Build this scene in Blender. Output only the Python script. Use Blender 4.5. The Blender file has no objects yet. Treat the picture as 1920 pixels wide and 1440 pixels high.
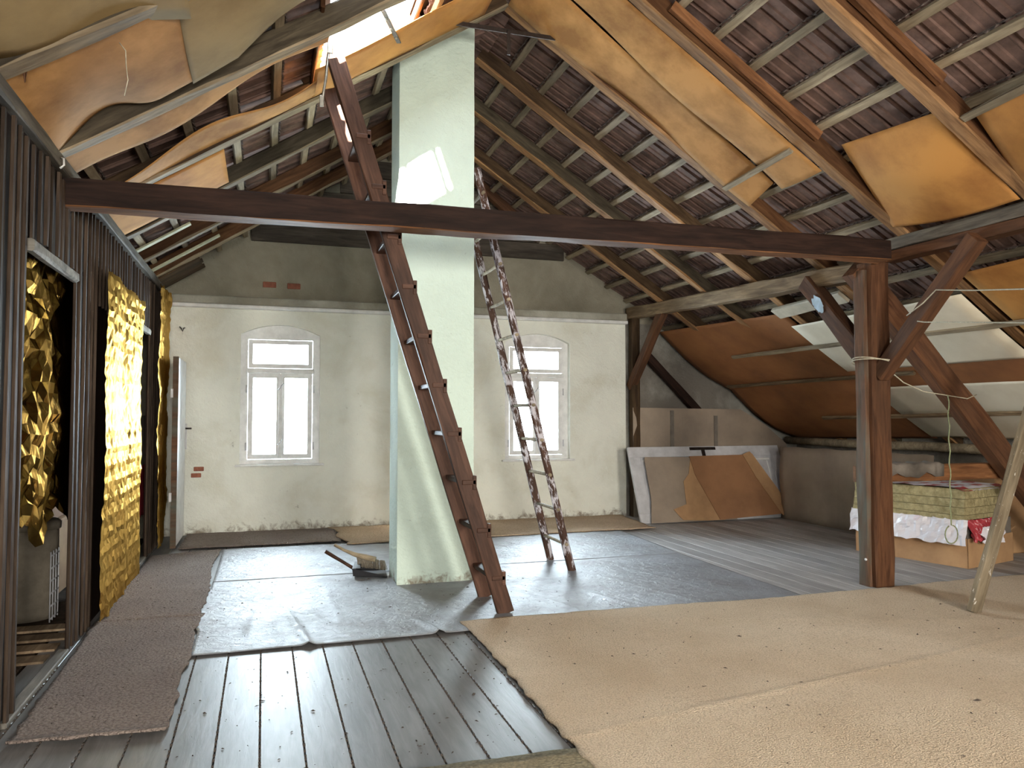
import bpy, bmesh, math, random
from mathutils import Vector, Matrix, noise
random.seed(7)
S = bpy.context.scene
COL = S.collection

# ------------------------------------------------------------------ camera
cam = bpy.data.cameras.new('camera'); camo = bpy.data.objects.new('camera', cam); COL.objects.link(camo)
cam.sensor_width = 36; cam.lens = 1442 / 1920 * 36
camo.location = (0, 0, 1.5)
YAW, PIT = math.radians(17.894), 0.0412
camo.rotation_euler = (math.pi / 2 + PIT, 0, -YAW)
S.camera = camo
# ------------------------------------------------------------------ world, sun, daylight
w = bpy.data.worlds.new('sky'); S.world = w; w.use_nodes = True
bg = w.node_tree.nodes['Background']; bg.inputs[0].default_value = (0.80, 0.90, 1.0, 1); bg.inputs[1].default_value = 12.0
sun = bpy.data.lights.new('sun', 'SUN'); sun.energy = 150; sun.angle = math.radians(1.5); sun.color = (1, .95, .86)
suno = bpy.data.objects.new('sun', sun); COL.objects.link(suno)
suno.rotation_euler = Vector((.35, 1.25, -1)).to_track_quat('-Z', 'Y').to_euler()

def area(name, loc, direction, sx, sy, energy, color, portal=False):
    l = bpy.data.lights.new(name, 'AREA'); l.shape = 'RECTANGLE'; l.size = sx; l.size_y = sy
    l.energy = energy; l.color = color
    if 'rear' in name: l.spread = math.radians(125)
    if portal: l.cycles.is_portal = True
    o = bpy.data.objects.new(name, l); COL.objects.link(o); o.location = loc
    o.rotation_euler = Vector(direction).to_track_quat('-Z', 'Z').to_euler()
    return o
area('window_daylight_left', (.21, 10.98, 1.78), (0, -1, -.12), 1.05, 1.9, 300, (.78, .88, 1))
area('window_daylight_right', (3.79, 10.98, 1.78), (0, -1, -.12), 1.05, 1.9, 300, (.78, .88, 1))
area('portal_hatch', (.72, 5.85, 4.65), (.55, 0, -.84), 1.1, 1.1, 1, (1, 1, 1), True)
# fill lamps added behind the camera to brighten the room, no windows there
area('rear_fill_light_left', (.3, -2.8, 2.0), (0.08, 1, -.16), 1.1, 1.7, 120, (1, .95, .86))
area('rear_fill_light_right', (3.7, -2.8, 2.0), (-.06, 1, -.16), 1.1, 1.7, 120, (1, .93, .82))
S.view_settings.view_transform = 'Standard'; S.view_settings.look = 'None'
S.view_settings.gamma = 1; S.view_settings.use_curve_mapping = False
S.view_settings.exposure = 0.95

# ------------------------------------------------------------------ materials
def new_mat(name):
    m = bpy.data.materials.new(name); m.use_nodes = True
    nt = m.node_tree; b = nt.nodes['Principled BSDF']
    return m, nt, b
def N(nt, t, **kw):
    n = nt.nodes.new(t)
    for k, v in kw.items():
        if k.startswith('i_'):
            n.inputs[k[2:].replace('_', ' ')].default_value = v
        else: setattr(n, k, v)
    return n
def ramp(nt, fac, stops):
    r = nt.nodes.new('ShaderNodeValToRGB'); e = r.color_ramp.elements
    while len(e) < len(stops): e.new(.5)
    for i, (p, c) in enumerate(stops):
        e[i].position = p; e[i].color = (*c, 1)
    nt.links.new(fac, r.inputs[0]); return r.outputs[0]
def mixc(nt, fac, a, b, mode='MIX'):
    m = nt.nodes.new('ShaderNodeMix'); m.data_type = 'RGBA'; m.blend_type = mode
    for s, v in ((0, fac), (6, a), (7, b)):
        if hasattr(v, 'is_linked'): nt.links.new(v, m.inputs[s])
        else: m.inputs[s].default_value = v if s == 0 else (*v, 1)
    return m.outputs[2]
def coords(nt, scale, obj=True):
    tc = nt.nodes.new('ShaderNodeTexCoord'); mp = nt.nodes.new('ShaderNodeMapping')
    mp.inputs['Scale'].default_value = scale
    oi = nt.nodes.new('ShaderNodeObjectInfo')
    mul = nt.nodes.new('ShaderNodeMath'); mul.operation = 'MULTIPLY'; mul.inputs[1].default_value = 37.0
    nt.links.new(oi.outputs['Random'], mul.inputs[0])
    cb = nt.nodes.new('ShaderNodeCombineXYZ')
    for i in range(3): nt.links.new(mul.outputs[0], cb.inputs[i])
    nt.links.new(tc.outputs['Object'], mp.inputs['Vector']); nt.links.new(cb.outputs[0], mp.inputs['Location'])
    return mp.outputs[0], oi.outputs['Random']
def noise_n(nt, vec, scale, detail=4, rough=.6, dist=0):
    n = nt.nodes.new('ShaderNodeTexNoise'); n.inputs['Scale'].default_value = scale
    n.inputs['Detail'].default_value = detail; n.inputs['Roughness'].default_value = rough
    n.inputs['Distortion'].default_value = dist
    nt.links.new(vec, n.inputs['Vector']); return n.outputs['Fac']
def bump(nt, b, h, strength, dist=.01):
    bp = nt.nodes.new('ShaderNodeBump'); bp.inputs['Strength'].default_value = strength
    bp.inputs['Distance'].default_value = dist
    nt.links.new(h, bp.inputs['Height']); nt.links.new(bp.outputs[0], b.inputs['Normal'])

def wood(name, dark, light, axis=0, rough=.7, stain=None, bs=.5, gs=1.0, vary=.35):
    """weathered timber, grain along the local axis"""
    m, nt, b = new_mat(name)
    sc = [26 * gs] * 3; sc[axis] = 2.6 * gs
    v, rnd = coords(nt, sc)
    g = noise_n(nt, v, 1.0, 6, .62, .6)
    c = ramp(nt, g, [(.28, dark), (.72, light)])
    sc2 = [5] * 3; sc2[axis] = 1.2
    v2, _ = coords(nt, sc2)
    g2 = noise_n(nt, v2, 1.0, 4, .6)
    f2 = ramp(nt, g2, [(.42, (0, 0, 0)), (.66, (1, 1, 1))])
    st = stain or tuple(x * .45 for x in dark)
    c = mixc(nt, f2, c, mixc(nt, .55, c, st))
    mr = nt.nodes.new('ShaderNodeMapRange'); mr.inputs[3].default_value = 1 - vary; mr.inputs[4].default_value = 1 + vary * .6
    nt.links.new(rnd, mr.inputs[0])
    hs = nt.nodes.new('ShaderNodeHueSaturation'); nt.links.new(mr.outputs[0], hs.inputs['Value']); nt.links.new(c, hs.inputs['Color'])
    nt.links.new(hs.outputs[0], b.inputs['Base Color'])
    b.inputs['Roughness'].default_value = rough; b.inputs['Specular IOR Level'].default_value = .15 if name != 'plank_grey' else .5
    bump(nt, b, g, bs, .006)
    return m
def plain(name, col, rough=.8, metal=0, var=.2, scale=6, bs=.2, col2=None, lo=.35, hi=.7, bdist=.005, bscale=None, spec=None):
    m, nt, b = new_mat(name)
    v, rnd = coords(nt, (1, 1, 1))
    g = noise_n(nt, v, scale, 6, .65)
    c2 = col2 or tuple(x * (1 - var * 2) for x in col)
    c = ramp(nt, g, [(lo, c2), (hi, col)])
    nt.links.new(c, b.inputs['Base Color'])
    b.inputs['Roughness'].default_value = rough; b.inputs['Metallic'].default_value = metal
    if spec is not None: b.inputs['Specular IOR Level'].default_value = spec
    if bs: bump(nt, b, noise_n(nt, v, bscale or scale * 6, 5, .6), bs, bdist)
    return m
def plaster(name, base, dirt, rust=None, bs=.5, low=True, dirtlo=.50, dirthi=.72):
    m, nt, b = new_mat(name)
    v, _ = coords(nt, (1, 1, 1))
    g1 = noise_n(nt, v, 1.3, 6, .6, .3); g2 = noise_n(nt, v, 9, 8, .7, .5); g3 = noise_n(nt, v, 30, 5, .6)
    c = mixc(nt, ramp(nt, g1, [(.35, (0, 0, 0)), (.7, (1, 1, 1))]), base, tuple(a * .86 for a in base))
    c = mixc(nt, ramp(nt, g1, [(dirtlo, (0, 0, 0)), (dirthi, (.8, .8, .8))]), c, dirt)
    c = mixc(nt, ramp(nt, g2, [(.66, (0, 0, 0)), (.72, (.8, .8, .8))]), c, tuple(a * .45 for a in dirt))
    if low:
        # dirt and flaking along the bottom of the wall
        tc = nt.nodes.new('ShaderNodeTexCoord'); sp = nt.nodes.new('ShaderNodeSeparateXYZ')
        nt.links.new(tc.outputs['Object'], sp.inputs[0])
        mr = nt.nodes.new('ShaderNodeMapRange'); mr.inputs[1].default_value = 0; mr.inputs[2].default_value = .45
        mr.inputs[3].default_value = .62; mr.inputs[4].default_value = 0
        nt.links.new(sp.outputs['Z'], mr.inputs[0])
        ad = nt.nodes.new('ShaderNodeMath'); ad.operation = 'MULTIPLY'
        nt.links.new(mr.outputs[0], ad.inputs[0]); nt.links.new(g2, ad.inputs[1])
        c = mixc(nt, ramp(nt, ad.outputs[0], [(.24, (0, 0, 0)), (.34, (.85, .85, .85))]), c, (.20, .15, .10))
    nt.links.new(c, b.inputs['Base Color']); b.inputs['Roughness'].default_value = .9
    mx = nt.nodes.new('ShaderNodeMath'); mx.operation = 'ADD'
    nt.links.new(g2, mx.inputs[0]); nt.links.new(g3, mx.inputs[1])
    bump(nt, b, mx.outputs[0], bs * 1.3, .022)
    return m

M = {}
M['rafter'] = wood('rafter_wood', (0.0276, 0.0150, 0.0084), (0.1116, 0.0690, 0.0354))
M['rafter_grey'] = wood('rafter_grey_wood', (0.0300, 0.0225, 0.0150), (0.1200, 0.0960, 0.0630))
M['rafter_red'] = wood('rafter_red_wood', (0.0502, 0.0192, 0.0087), (0.1612, 0.0769, 0.0329))
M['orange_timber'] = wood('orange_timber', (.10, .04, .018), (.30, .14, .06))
M['lit_waney_r'] = wood('lit_waney_orange', (.14, .07, .03), (.46, .26, .12), bs=.8, stain=(.07, .035, .02))  # rough waney undersides painted paler as if lit, rafter sides toned dark
M['lit_waney_l'] = wood('lit_waney_grey', (.15, .11, .07), (.44, .35, .23), bs=.8)
M['batten'] = wood('batten_wood', (0.208, 0.160, 0.104), (0.464, 0.384, 0.264))
M['beam_dark'] = wood('dark_stained_beam', (0.0102, 0.0054, 0.0042), (0.0354, 0.0174, 0.0120), rough=.7)
M['post'] = wood('post_wood', (0.0527, 0.0221, 0.0119), (0.1581, 0.0714, 0.0340), stain=(.05, .03, .02))
M['post_green'] = wood('post_green_paint', (0.056, 0.035, 0.021), (0.168, 0.084, 0.049), stain=(.12, .16, .14))
M['purlin'] = wood('purlin_wood', (0.112, 0.072, 0.040), (0.352, 0.248, 0.144))
M['purlin_grey'] = wood('purlin_grey_wood', (.07, .06, .05), (.24, .21, .17))
M['ladder'] = wood('ladder_wood', (0.042, 0.021, 0.015), (0.156, 0.078, 0.051), rough=.55)
M['slat'] = wood('slat_wood', (0.0223, 0.0136, 0.0087), (0.0893, 0.0614, 0.0428), axis=2)
M['slat_back'] = wood('slat_backing', (.012, .006, .004), (.035, .016, .010), axis=2)
M['plank'] = wood('plank_grey', (.135, .130, .128), (.235, .228, .224), axis=1, rough=.46, stain=(.09, .085, .08), bs=.22, vary=.14)
M['plank_pale'] = wood('plank_paler_grey', (.32, .312, .31), (.50, .49, .485), axis=1, rough=.5, stain=(.22, .21, .205), bs=.25, vary=.16)  # paler tone for the planks further right
M['trimgrey'] = wood('trim_grey', (.18, .165, .14), (.42, .39, .34), axis=1)
M['strip'] = wood('strip_wood', (.16, .10, .06), (.45, .34, .22), axis=1)
M['greenstrip'] = plain('pale_green_paint', (.52, .52, .36), .8)
M['pitch'] = plain('joint_dirt', (.012, .011, .01), .95)
M['tile'] = plain('clay_tile', (.25, .15, .12), .9, var=.3, scale=6, bs=.3, col2=(.11, .068, .056))
M['mortar'] = plain('torching_mortar', (.20, .15, .13), .95, scale=20, bs=.6, col2=(.05, .04, .035))
M['cover'] = plain('light_stop_skin', (.05, .03, .025), .95)
M['hard_yy'] = plain('hardboard_yellow', (0.5, 0.3, 0.105), .8, scale=1.6, bs=.12, spec=.2, col2=(0.33, 0.17, 0.055), lo=.3, hi=.62, bscale=60)
M['hard_y'] = plain('hardboard_ochre', (.48, .25, .088), .8, scale=1.9, bs=.12, spec=.2, col2=(.25, .12, .038), lo=.34, hi=.60, bscale=60)
M['hard_o'] = plain('hardboard_orange', (0.5, 0.245, 0.07), .8, scale=1.8, bs=.12, spec=.2, col2=(0.3, 0.13, 0.04), lo=.3, hi=.6, bscale=60)
M['hard_t'] = plain('hardboard_tan', (.34, .235, .105), .8, scale=1.5, bs=.12, spec=.2, col2=(.20, .13, .055), lo=.3, hi=.62, bscale=60)
M['hard_b'] = plain('hardboard_brown', (0.32, 0.135, 0.05), .8, scale=1.4, bs=.12, spec=.2, col2=(0.19, 0.08, 0.035), lo=.3, hi=.65, bscale=60)
M['hard_g'] = plain('hardboard_greybrown', (.36, .285, .215), .75, scale=1.2, bs=.15, col2=(.22, .175, .14), lo=.3, hi=.65, bscale=60)
M['hard_w'] = plain('hardboard_white', (.74, .68, .54), .6, scale=1.4, bs=.05, col2=(.62, .55, .42), lo=.3, hi=.6)
M['card'] = plain('cardboard', (.50, .30, .15), .85, scale=2.5, bs=.1, col2=(.36, .20, .10), lo=.3, hi=.6)
M['card_b'] = plain('cardboard_brown', (.36, .18, .085), .85, scale=1.6, bs=.1, col2=(.24, .12, .06), lo=.3, hi=.6)
M['wall'] = plaster('plaster_pale_green', (.84, .85, .77), (.66, .64, .52))
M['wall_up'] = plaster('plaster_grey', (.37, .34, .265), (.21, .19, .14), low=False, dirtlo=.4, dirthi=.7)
M['wall_r'] = plaster('plaster_stone', (.36, .35, .31), (.14, .12, .10), low=False, dirtlo=.4, dirthi=.6)
M['chimney'] = plaster('plaster_mint', (.67, .80, .71), (.56, .66, .56), dirtlo=.6, dirthi=.8)
M['white'] = plain('white_paint', (.84, .84, .83), .5, var=.12, scale=7, bs=.15)
M['whitegrey'] = plain('grey_white_paint', (.64, .64, .67), .5, var=.15, scale=5, bs=.1)
M['brick'] = plain('red_brick', (.36, .13, .08), .9, scale=20, bs=.5)
M['iron'] = plain('iron', (.09, .075, .07), .45, metal=.9, scale=20, bs=.3)
M['iron_light'] = plain('galvanised_iron', (.45, .42, .36), .45, metal=.8, scale=20, bs=.2)
M['rope'] = plain('cord', (.62, .56, .42), .9, scale=40, bs=.3)
M['rope_green'] = plain('green_twine', (.42, .46, .26), .9, scale=40, bs=.3)
M['wool'] = plain('mineral_wool', (.52, .44, .24), 1, scale=18, bs=.9, col2=(.27, .23, .11), bdist=.02, bscale=40)
M['black'] = plain('black_plastic', (.03, .03, .035), .5)
M['bristle'] = plain('bristle', (.30, .26, .20), .9, scale=60, bs=.8)
M['cloth'] = plain('grey_cloth', (.22, .19, .16), .9)
M['redcloth'] = plain('red_cloth', (.45, .02, .04), .8)
M['cream'] = plain('cream_board', (.60, .54, .42), .7, scale=3)
M['beige'] = plain('beige_plastic', (.40, .34, .26), .7)
M['bluepatch'] = plain('light_blue_paint', (.50, .66, .80), .7)
M['debris'] = plain('debris_crumbs', (.06, .045, .035), .95)
M['grass'] = plain('outdoor_ground', (.16, .22, .10), .95, scale=1)
# spattered ladder
def spatter(name, basekey, col, lo, hi, sc):
    m = M[basekey].copy(); m.name = name; nt = m.node_tree; b = nt.nodes['Principled BSDF']
    src = b.inputs['Base Color'].links[0].from_socket
    v, _ = coords(nt, (1.2, 4, 4)); g = noise_n(nt, v, sc, 6, .7, .4)
    c = mixc(nt, ramp(nt, g, [(lo, (0, 0, 0)), (hi, (1, 1, 1))]), src, col)
    nt.links.new(c, b.inputs['Base Color']); return m
M['ladder_paint'] = spatter('paint_spattered_wood', 'ladder', (.50, .48, .52), .50, .58, 6)
M['batten_plaster'] = spatter('plaster_splashed_wood', 'batten', (.62, .58, .52), .62, .66, 8)
# gold foil
def foil_mat(name, col, rough):
    m, nt, b = new_mat(name)
    nt.nodes.remove(b); b = nt.nodes.new('ShaderNodeBsdfAnisotropic'); b.inputs['Color'].default_value = (*col, 1); b.inputs['Roughness'].default_value = rough
    nt.links.new(b.outputs[0], nt.nodes['Material Output'].inputs[0])
    v, _ = coords(nt, (1, 1, 1)); g = noise_n(nt, v, 14, 3, .5, .8)
    bump(nt, b, g, .3, .012); return m
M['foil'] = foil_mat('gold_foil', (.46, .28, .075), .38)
M['foil_shaded'] = foil_mat('gold_foil_shaded', (.12, .065, .016), .25)  # same gold darkened, the doorway's shade is put into its colour
# vinyl
m, nt, b = new_mat('grey_vinyl')
v, _ = coords(nt, (1, 1, 1)); g = noise_n(nt, v, 2.2, 6, .65); g2 = noise_n(nt, v, 13, 7, .7, .5)
nt.links.new(ramp(nt, g, [(.3, (.19, .19, .19)), (.65, (.28, .30, .34))]), b.inputs['Base Color'])
nt.links.new(ramp(nt, g, [(.3, (.5,) * 3), (.7, (.33,) * 3)]), b.inputs['Roughness'])
b.inputs['Specular IOR Level'].default_value = .35; bump(nt, b, g2, .9, .02); M['vinyl'] = m
# carpets
def carpet(name, c1, c2, vs, bs, bd, dirt=(.2, .15, .1)):
    m, nt, b = new_mat(name)
    v, _ = coords(nt, (1, 1, 1)); vo = nt.nodes.new('ShaderNodeTexVoronoi'); vo.inputs['Scale'].default_value = vs
    nt.links.new(v, vo.inputs['Vector']); g = noise_n(nt, v, 1.1, 6, .6, .3); g2 = noise_n(nt, v, vs * 2, 3, .6)
    c = ramp(nt, g, [(.32, c2), (.66, c1)])
    c = mixc(nt, ramp(nt, vo.outputs['Distance'], [(.35, (0, 0, 0)), (.8, (.5, .5, .5))]), c, tuple(x * .55 for x in c2))
    nt.links.new(c, b.inputs['Base Color']); b.inputs['Roughness'].default_value = .97
    b.inputs['Specular IOR Level'].default_value = .15
    ad = nt.nodes.new('ShaderNodeMath'); ad.operation = 'SUBTRACT'
    nt.links.new(g2, ad.inputs[0]); nt.links.new(vo.outputs['Distance'], ad.inputs[1])
    bump(nt, b, ad.outputs[0], bs, bd); return m
M['carpet'] = carpet('beige_carpet', (.76, .62, .46), (.62, .48, .335), 105, .8, .012)
M['rug'] = carpet('mauve_brown_rug', (.37, .30, .26), (.26, .205, .18), 55, 1.0, .02)
M['rug_tan'] = carpet('tan_rug', (.56, .42, .30), (.44, .33, .23), 60, .5, .01)
M['rug_olive'] = carpet('olive_rug', (.33, .28, .18), (.22, .18, .11), 60, .6, .01)
# glass
m, nt, b = new_mat('window_glass')
nt.nodes.remove(b); out = nt.nodes['Material Output']
tr = N(nt, 'ShaderNodeBsdfTransparent'); gl = N(nt, 'ShaderNodeBsdfGlossy'); gl.inputs['Roughness'].default_value = .03
fr = N(nt, 'ShaderNodeFresnel'); mx = N(nt, 'ShaderNodeMixShader'); tr.inputs[0].default_value = (.93, .96, .95, 1)
nt.links.new(fr.outputs[0], mx.inputs[0]); nt.links.new(tr.outputs[0], mx.inputs[1]); nt.links.new(gl.outputs[0], mx.inputs[2])
nt.links.new(mx.outputs[0], out.inputs[0]); M['glass'] = m
# thin crumpled plastic
m, nt, b = new_mat('white_plastic_film')
v, _ = coords(nt, (1, 1, 1)); g = noise_n(nt, v, 4, 3, .5)
nt.links.new(ramp(nt, g, [(.56, (.78, .76, .82)), (.60, (.72, .60, .66)), (.66, (.80, .79, .85))]), b.inputs['Base Color'])
b.inputs['Roughness'].default_value = .3; M['film'] = m
M['film_red'] = plain('red_plastic_film', (.55, .06, .08), .3, scale=5)

# ------------------------------------------------------------------ builders
def link(name, me, mat=None, parent=None, mw=None):
    o = bpy.data.objects.new(name, me); COL.objects.link(o)
    if mat and me and not me.materials: me.materials.append(mat)
    if mw is not None: o.matrix_world = mw
    if parent is not None: o.parent = parent
    return o
def mesh(name, verts, faces, mat, parent=None, smooth=False, mw=None):
    me = bpy.data.meshes.new(name); me.from_pydata([tuple(v) for v in verts], [], faces); me.update()
    if smooth:
        for p in me.polygons: p.use_smooth = True
    return link(name, me, mat, parent, mw)
def tag(o, label, cat, group=None):
    o['label'] = label; o['category'] = cat
    if group: o['group'] = group
    return o
def struct(o): o['kind'] = 'structure'; return o
def stuff(o): o['kind'] = 'stuff'; return o
def thing(name, label, cat, loc=(0, 0, 0), group=None):
    o = bpy.data.objects.new(name, None); COL.objects.link(o); o.location = loc
    o.empty_display_size = .1
    bpy.context.view_layer.update()
    return tag(o, label, cat, group)
def child(o, p):
    """parent keeping world coordinates (roots are only translated)"""
    o.parent = p; o.matrix_parent_inverse = Matrix.Translation(-p.location); return o
def boxv(x0, x1, y0, y1, z0, z1):
    return [(x0, y0, z0), (x1, y0, z0), (x1, y1, z0), (x0, y1, z0), (x0, y0, z1), (x1, y0, z1), (x1, y1, z1), (x0, y1, z1)]
BF = [(0, 3, 2, 1), (4, 5, 6, 7), (0, 1, 5, 4), (1, 2, 6, 5), (2, 3, 7, 6), (3, 0, 4, 7)]
class MB:
    def __init__(s): s.v = []; s.f = []
    def box(s, *a):
        b = len(s.v); s.v += boxv(*a); s.f += [tuple(b + i for i in q) for q in BF]; return s
    def add(s, v, f):
        b = len(s.v); s.v += v; s.f += [tuple(b + i for i in q) for q in f]; return s
    def obj(s, name, mat, parent=None, smooth=False): return mesh(name, s.v, s.f, mat, parent, smooth)
def box(name, a, mat, parent=None, bev=0):
    o = mesh(name, boxv(*a), BF, mat, parent)
    if bev: bevel(o, bev)
    return o
def bevel(o, wd, seg=1):
    m = o.modifiers.new('bevel', 'BEVEL'); m.width = wd; m.segments = seg; m.limit_method = 'ANGLE'; return o
def basis(p0, p1, up=(0, 0, 1)):
    p0 = Vector(p0); p1 = Vector(p1); x = (p1 - p0).normalized(); up = Vector(up)
    y = up.cross(x).normalized(); z = x.cross(y)
    m = Matrix((x, y, z)).transposed().to_4x4(); m.translation = p0
    return m, (p1 - p0).length
def timber_mesh(name, L, W, H, jit=.004, wane=.012, step=.25, seed=None):
    """hewn beam along local X: octagon section whose edges wander"""
    rs = random.Random(seed if seed is not None else random.random())
    n = max(2, int(L / step)); v = []; f = []
    sx = [rs.uniform(0, 50) for _ in range(8)]
    for i in range(n + 1):
        x = L * i / n
        c = max(.002, wane)
        ring = []
        for k, (sy, sz, ay, az) in enumerate([(-1, -1, 1, 0), (1, -1, -1, 0), (1, -1, 0, 1), (1, 1, 0, -1), (1, 1, -1, 0), (-1, 1, 1, 0), (-1, 1, 0, -1), (-1, -1, 0, 1)]):
            q = c * (.45 + .9 * abs(noise.noise(Vector((x * 2.3, sx[k], 0)))) * 2)
            jy = jit * noise.noise(Vector((x * 1.7, sx[k], 9))) * 2; jz = jit * noise.noise(Vector((x * 1.7, sx[k], 5))) * 2
            ring.append((x, sy * W / 2 + ay * q + jy, sz * H / 2 + az * q + jz))
        v += ring
    for i in range(n):
        for k in range(8):
            a = i * 8 + k; b_ = i * 8 + (k + 1) % 8
            f.append((a, b_, b_ + 8, a + 8))
    f.append(tuple(range(7, -1, -1))); f.append(tuple(n * 8 + k for k in range(8)))
    me = bpy.data.meshes.new(name); me.from_pydata(v, [], f); me.update(); return me
def beam(name, p0, p1, W, H, mat, parent=None, up=(0, 0, 1), under=None, **kw):
    m, L = basis(p0, p1, up)
    me = timber_mesh(name, L, W, H, **kw)
    o = bpy.data.objects.new(name, me); COL.objects.link(o); me.materials.append(mat)
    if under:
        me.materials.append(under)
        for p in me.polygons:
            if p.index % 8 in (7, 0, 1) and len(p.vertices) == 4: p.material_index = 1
    o.matrix_world = m
    if parent is not None:
        o.parent = parent; o.matrix_parent_inverse = Matrix.Translation(-parent.location)
    return o
def tube(name, pts, r, mat, parent=None, sides=6, taper=None):
    pts = [Vector(p) for p in pts]; v = []; f = []; n = len(pts)
    for i, p in enumerate(pts):
        t = (pts[min(i + 1, n - 1)] - pts[max(i - 1, 0)]).normalized()
        a = t.cross(Vector((0, 0, 1))); a = a.normalized() if a.length > .01 else Vector((1, 0, 0)); b_ = t.cross(a)
        rr = r * (taper[i] if taper else 1)
        for k in range(sides):
            an = 2 * math.pi * k / sides; v.append(p + a * math.cos(an) * rr + b_ * math.sin(an) * rr)
    for i in range(n - 1):
        for k in range(sides):
            a = i * sides + k; b_ = i * sides + (k + 1) % sides; f.append((a, b_, b_ + sides, a + sides))
    f.append(tuple(range(sides - 1, -1, -1))); f.append(tuple((n - 1) * sides + k for k in range(sides)))
    return mesh(name, v, f, mat, parent, True)
def extrude_loops(name, loops, depth, mat, parent=None, y=0.0):
    """loops of (x,z) -> solid slab from y to y+depth, holes allowed"""
    cu = bpy.data.curves.new(name, 'CURVE'); cu.dimensions = '2D'; cu.fill_mode = 'BOTH'; cu.extrude = depth / 2
    for lp in loops:
        sp = cu.splines.new('POLY'); sp.points.add(len(lp) - 1); sp.use_cyclic_u = True
        for i, (a, c) in enumerate(lp): sp.points[i].co = (a, c, 0, 1)
    t = bpy.data.objects.new('t', cu); COL.objects.link(t); bpy.context.view_layer.update()
    me = bpy.data.meshes.new_from_object(t); bpy.data.objects.remove(t)
    me.transform(Matrix.Translation((0, y + depth / 2, 0)) @ Matrix.Rotation(math.pi / 2, 4, 'X'))
    me.name = name
    for p in me.polygons: p.use_smooth = False
    return link(name, me, mat, parent)

# ------------------------------------------------------------------ roof geometry
RX, RZ, SL = 2.02, 5.14, .645
EAVE_R, EAVE_L = 8.35, -4.31
NS = 1 / math.sqrt(1 + SL * SL)
YG = 10.5
def sp(X, Y, off=0): return Vector((X, Y, RZ - SL * abs(X - RX) + off))
COVER = .34; BAT = .165; Y0 = -3.2; Y1 = 10.9
HX0, HX1, HY0, HY1 = .34, 1.14, 5.10, 6.38       # roof hatch

# floor ------------------------------------------------------------
floor = struct(box('floor', (-4.6, 8.6, Y0, Y1, -.16, -.032), M['pitch']))
pw = .192
for k in range(-1, 50):
    x = -1.149 + k * pw
    if x > 8.3: break
    me = bpy.data.meshes.new('plank')
    mbv = MB().box(.003, pw - .003, -2.2, YG + .05, -.032, 0).v
    me.from_pydata(mbv, [], BF); me.materials.append(M['plank_pale' if x > 2.2 else 'plank'])
    o = bpy.data.objects.new('plank', me); COL.objects.link(o); o.location = (x, 0, random.uniform(-.0025, 0.0)); o.parent = floor
    bevel(o, .0025)
for k in range(14):
    y = -1.0 + k * .9
    if y < 9.8: o = box('floorboard', (-4.4, -1.36, y, y + .88, -.032, -.005), M['slat'], floor)

# gable wall ---------------------------------------------------------
def arch(xc, w, z0, zs, zt, n=12):
    pts = [(xc - w / 2, z0), (xc + w / 2, z0), (xc + w / 2, zs)]
    for i in range(1, n):
        a = i / n; x = xc + w / 2 - w * a
        pts.append((x, zs + (zt - zs) * (1 - (2 * a - 1) ** 2)))
    pts.append((xc - w / 2, zs)); return pts
WC = (.21, 3.785)
lower = [(-1.30, -.1), (5.19, -.1), (5.19, 3.03), (-1.30, 3.03)]
wg = struct(extrude_loops('wall_gable', [lower] + [arch(x, 1.0, .86, 2.56, 2.69) for x in WC], .42, M['wall'], y=YG))
def gz(X): return RZ - SL * abs(X - RX) + COVER
up_ = [(-4.4, -.1), (-1.29, -.1), (-1.29, 3.02), (5.18, 3.02), (5.18, -.1), (8.5, -.1), (8.5, gz(8.5)), (RX, gz(RX)), (-4.4, gz(-4.4))]
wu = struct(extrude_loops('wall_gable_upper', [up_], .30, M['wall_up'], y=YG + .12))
struct(box('trim_1', (-1.15, 5.2, YG - .055, YG + .12, 2.925, 3.035), plaster('cornice_plaster', (.50, .49, .42), (.24, .22, .17), low=False, dirtlo=.35, dirthi=.6), None, .012))
struct(box('trim_2', (-1.15, 5.2, YG - .085, YG + .02, 2.875, 2.925), M['white'], None, .01))
for (x, z) in ((-.03, 3.195), (.28, 3.19)):      # bare bricks in the upper gable
    b_ = box('brick', (x, x + .17, YG + .105, YG + .2, z, z + .075), M['brick'], wu, .006)
for (x, z) in ((-.86, .72), (-.83, .80)):
    box('brick', (x, x + .12, YG - .006, YG + .1, z, z + .055), M['brick'], wg, .006)
# stone gable beyond the corner, right
struct(box('wall_gable_side', (5.19, 8.4, YG + .06, YG + .13, -.05, 2.9), M['wall_r']))
# dark boards high in the gable
for i in range(5):
    z = 3.80 + i * .245
    hw = (RZ + .08 - z) / SL
    o = box('gable_board', (RX - hw, RX + hw, YG + .06, YG + .10, z, z + .235), M['cb'] if 'cb' in M else M.setdefault('cb', wood('gable_board_wood', (.06, .05, .042), (.15, .125, .10))), wu, .004)
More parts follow.
